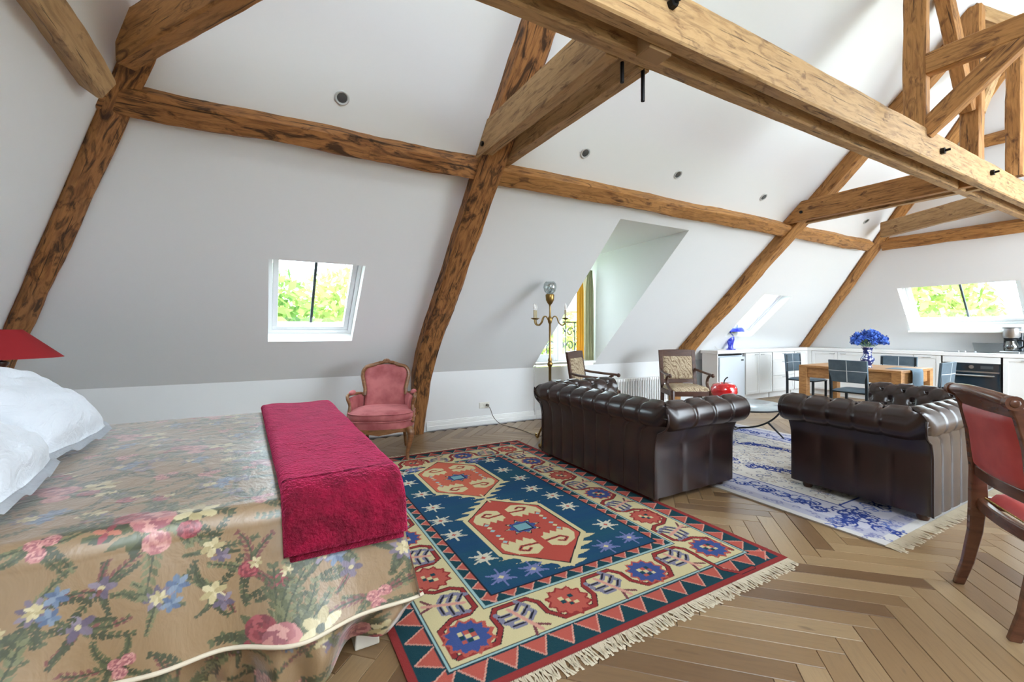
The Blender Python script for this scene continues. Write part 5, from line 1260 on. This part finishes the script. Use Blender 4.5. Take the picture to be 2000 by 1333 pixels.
# right run
t = carcass('base_cabinet', 'white double-door cabinet behind the left end of the dining table', 3.955, 4.895, 1, .40); front(t, 'door', 4.425, 4.895, .11, ZT_, 1, hpos=.2); front(t, 'door', 3.955, 4.425, .11, ZT_, 1, hpos=.8)
t = carcass('base_cabinet', 'white plain-front unit behind the blue vase', 3.265, 3.95, 1, .40); front(t, 'drawer', 3.265, 3.95, .70, ZT_, 1, shaker=False); front(t, 'drawer', 3.265, 3.95, .11, .70, 1)
t = carcass('base_cabinet', 'narrow white door cabinet left of the oven', 2.91, 3.26, 1, .40); front(t, 'door', 2.91, 3.26, .11, ZT_, 1)
t = carcass('base_cabinet', 'white door cabinet right of the oven at the picture edge', 1.60, 2.20, 1, .40); front(t, 'door', 1.90, 2.20, .11, ZT_, 1, hpos=.2); front(t, 'door', 1.60, 1.90, .11, ZT_, 1, hpos=.8)
t = thing('oven', 'built-in steel and black glass oven under the worktop', 'oven', (0,0,0)); o0, o1 = 2.225, 2.885
mb = MB(); mb.span((FXK+.01, o0, .12), (FXK+.38, o1, CT-.07)); mb.build('body', M['iron'], t)
mb = MB(); mb.span((FXK-.02, o0, CT-.165), (FXK+.009, o1, CT-.066)); mb.build('top_panel', K, t, bevel=.002)
mb = MB(); mb.span((FXK-.022, o0+.01, CT-.29), (FXK+.009, o1-.01, CT-.172)); c_ = mb.build('control_panel', M['ovenglass'], t, bevel=.003)
mb = MB(); mb.tube([(FXK-.022, 2.54, CT-.225), (FXK-.045, 2.54, CT-.225)], .028, 18); mb.build('knob', M['steel'], c_, smooth=40)
mb = MB(); mb.span((FXK-.024, 2.30, CT-.25), (FXK-.021, 2.44, CT-.205)); mb.build('display', M['iron'], c_)
mb = MB(); mb.span((FXK-.022, o0+.01, .20), (FXK+.009, o1-.01, CT-.315)); d = mb.build('door', M['ovenglass'], t, bevel=.003)
mb = MB(); mb.span((FXK-.024, o0+.01, CT-.314), (FXK+.009, o1-.01, CT-.292)); mb.build('trim', M['steel'], t)
mb = MB(); mb.tube([(FXK-.022,o0+.07,CT-.36),(FXK-.06,o0+.07,CT-.36),(FXK-.06,o1-.07,CT-.36),(FXK-.022,o1-.07,CT-.36)], .013, 8); mb.build('handle', M['steel'], d, smooth=50)
# worktops
yb = YK-(CT-ZK)/SL; xb = XR0-KR*(CT-ZK)
mb = MB(); mb.span((6.93, FYK-.03, CT-.06), (FXK-.03, yb-.0, CT)); tag(mb.build('worktop', M['worktop'], None, bevel=.004), 'pale worktop along the back row, carrying the blue lamp', 'worktop')
mb = MB(); mb.span((FXK-.029, 1.585, CT-.06), (xb, yb, CT)); tag(mb.build('worktop', M['worktop'], None, bevel=.004), 'pale worktop along the window wall, carrying the coffee maker', 'worktop')
mb = MB(); P = [PR(1.6, .952), PR(2.62, .952), PR(2.62, 1.10), PR(1.6, 1.10)]; nn = V3((-1,0,-KR))/math.hypot(1, KR); mb.hexa([p+nn*.001 for p in P]+[p+nn*.009 for p in P]); tag(mb.build('splashback', Mat('pale_grey_glass', (190,196,198), .15).m, None), 'pale grey splashback strip behind the coffee maker', 'splashback')
t = thing('hob', 'thin dark glass hob set in the worktop above the oven', 'hob', (FXK+.18, 2.62, CT))
mb = MB(); mb.box((0,0,.003), (.30,.54,.006)); mb.build('glass', M['ovenglass'], t, bevel=.002)
for y in (-.1, .02, .1): mb = MB(); mb.lathe([(0,.006),(.016,.006),(.014,.022),(0,.022)], (-.11,y,0), 12); mb.build('knob', M['steel'], t, smooth=40)
# blue glass table lamp
t = thing('table_lamp', 'cobalt blue glass mushroom lamp on the back worktop', 'lamp', (7.52, 5.13, CT))
mb = MB(); mb.lathe([(0,0),(.085,0),(.085,.012),(.05,.022),(.04,.06),(.05,.12),(.066,.19),(.060,.245),(.035,.28),(.02,.29),(.018,.34),(0,.34)], n=24); mb.build('base', M['blueglass'], t, smooth=50)
mb = MB(); mb.lathe([(.235,.33),(.228,.36),(.20,.41),(.15,.455),(.08,.482),(.012,.49),(.012,.484),(.08,.476),(.148,.448),(.195,.406),(.222,.36),(.228,.33)], n=32); mb.build('shade', M['blueglass'], t, smooth=60)
mb = MB(); mb.tube(bez([(-.08,.03,.006), (-.18,.08,.006), (-.26,.10,.03), (-.28,.14,.08)], 5), .004, 6); mb.build('cord', M['plastic'], t, smooth=60)
# coffee maker
t = thing('coffee_maker', 'steel and black filter coffee maker on the worktop under the wide skylight', 'coffee maker', (10.0, 2.14, CT), .0)
mb = MB(); mb.span((-.14,-.105,0), (.13,.105,.035)); mb.build('base', M['steel'], t, bevel=.008, seg=3)
mb = MB(); mb.span((.035,-.10,.035), (.13,.10,.385)); mb.build('tank', M['ovenglass'], t, bevel=.012, seg=3)
mb = MB(); mb.lathe([(0,.235),(.075,.235),(.095,.26),(.10,.385),(0,.385)], (-.03,0,0), 28); mb.build('filter_holder', M['steel'], t, smooth=40)
mb = MB(); mb.lathe([(0,.386),(.104,.386),(.104,.40),(0,.405)], (-.03,0,0), 28); mb.build('lid', M['black'], t, smooth=40)
mb = MB(); mb.lathe([(0,.038),(.06,.038),(.08,.07),(.083,.12),(.07,.165),(.055,.19),(.058,.205),(.054,.205),(.051,.19),(.066,.163),(.079,.12),(.076,.072),(.058,.043),(0,.043)], (-.04,0,0), 28); c_ = mb.build('carafe', M['clear'], t, smooth=50)
mb = MB(); mb.lathe([(.055,.19),(.075,.20),(.075,.222),(0,.226)], (-.04,0,0), 28); mb.build('carafe_collar', M['black'], c_, smooth=40)
mb = MB(); mb.tube(bez([(-.05,-.07,.20), (-.06,-.125,.195), (-.06,-.135,.12), (-.055,-.085,.075)], 5), .011, 8); mb.build('handle', M['black'], c_, smooth=60)
mb = MB(); mb.lathe([(0,.046),(.056,.046),(.074,.075),(.078,.115),(0,.115)], (-.04,0,0), 24); mb.build('coffee', M['ovenglass'], c_, smooth=60)
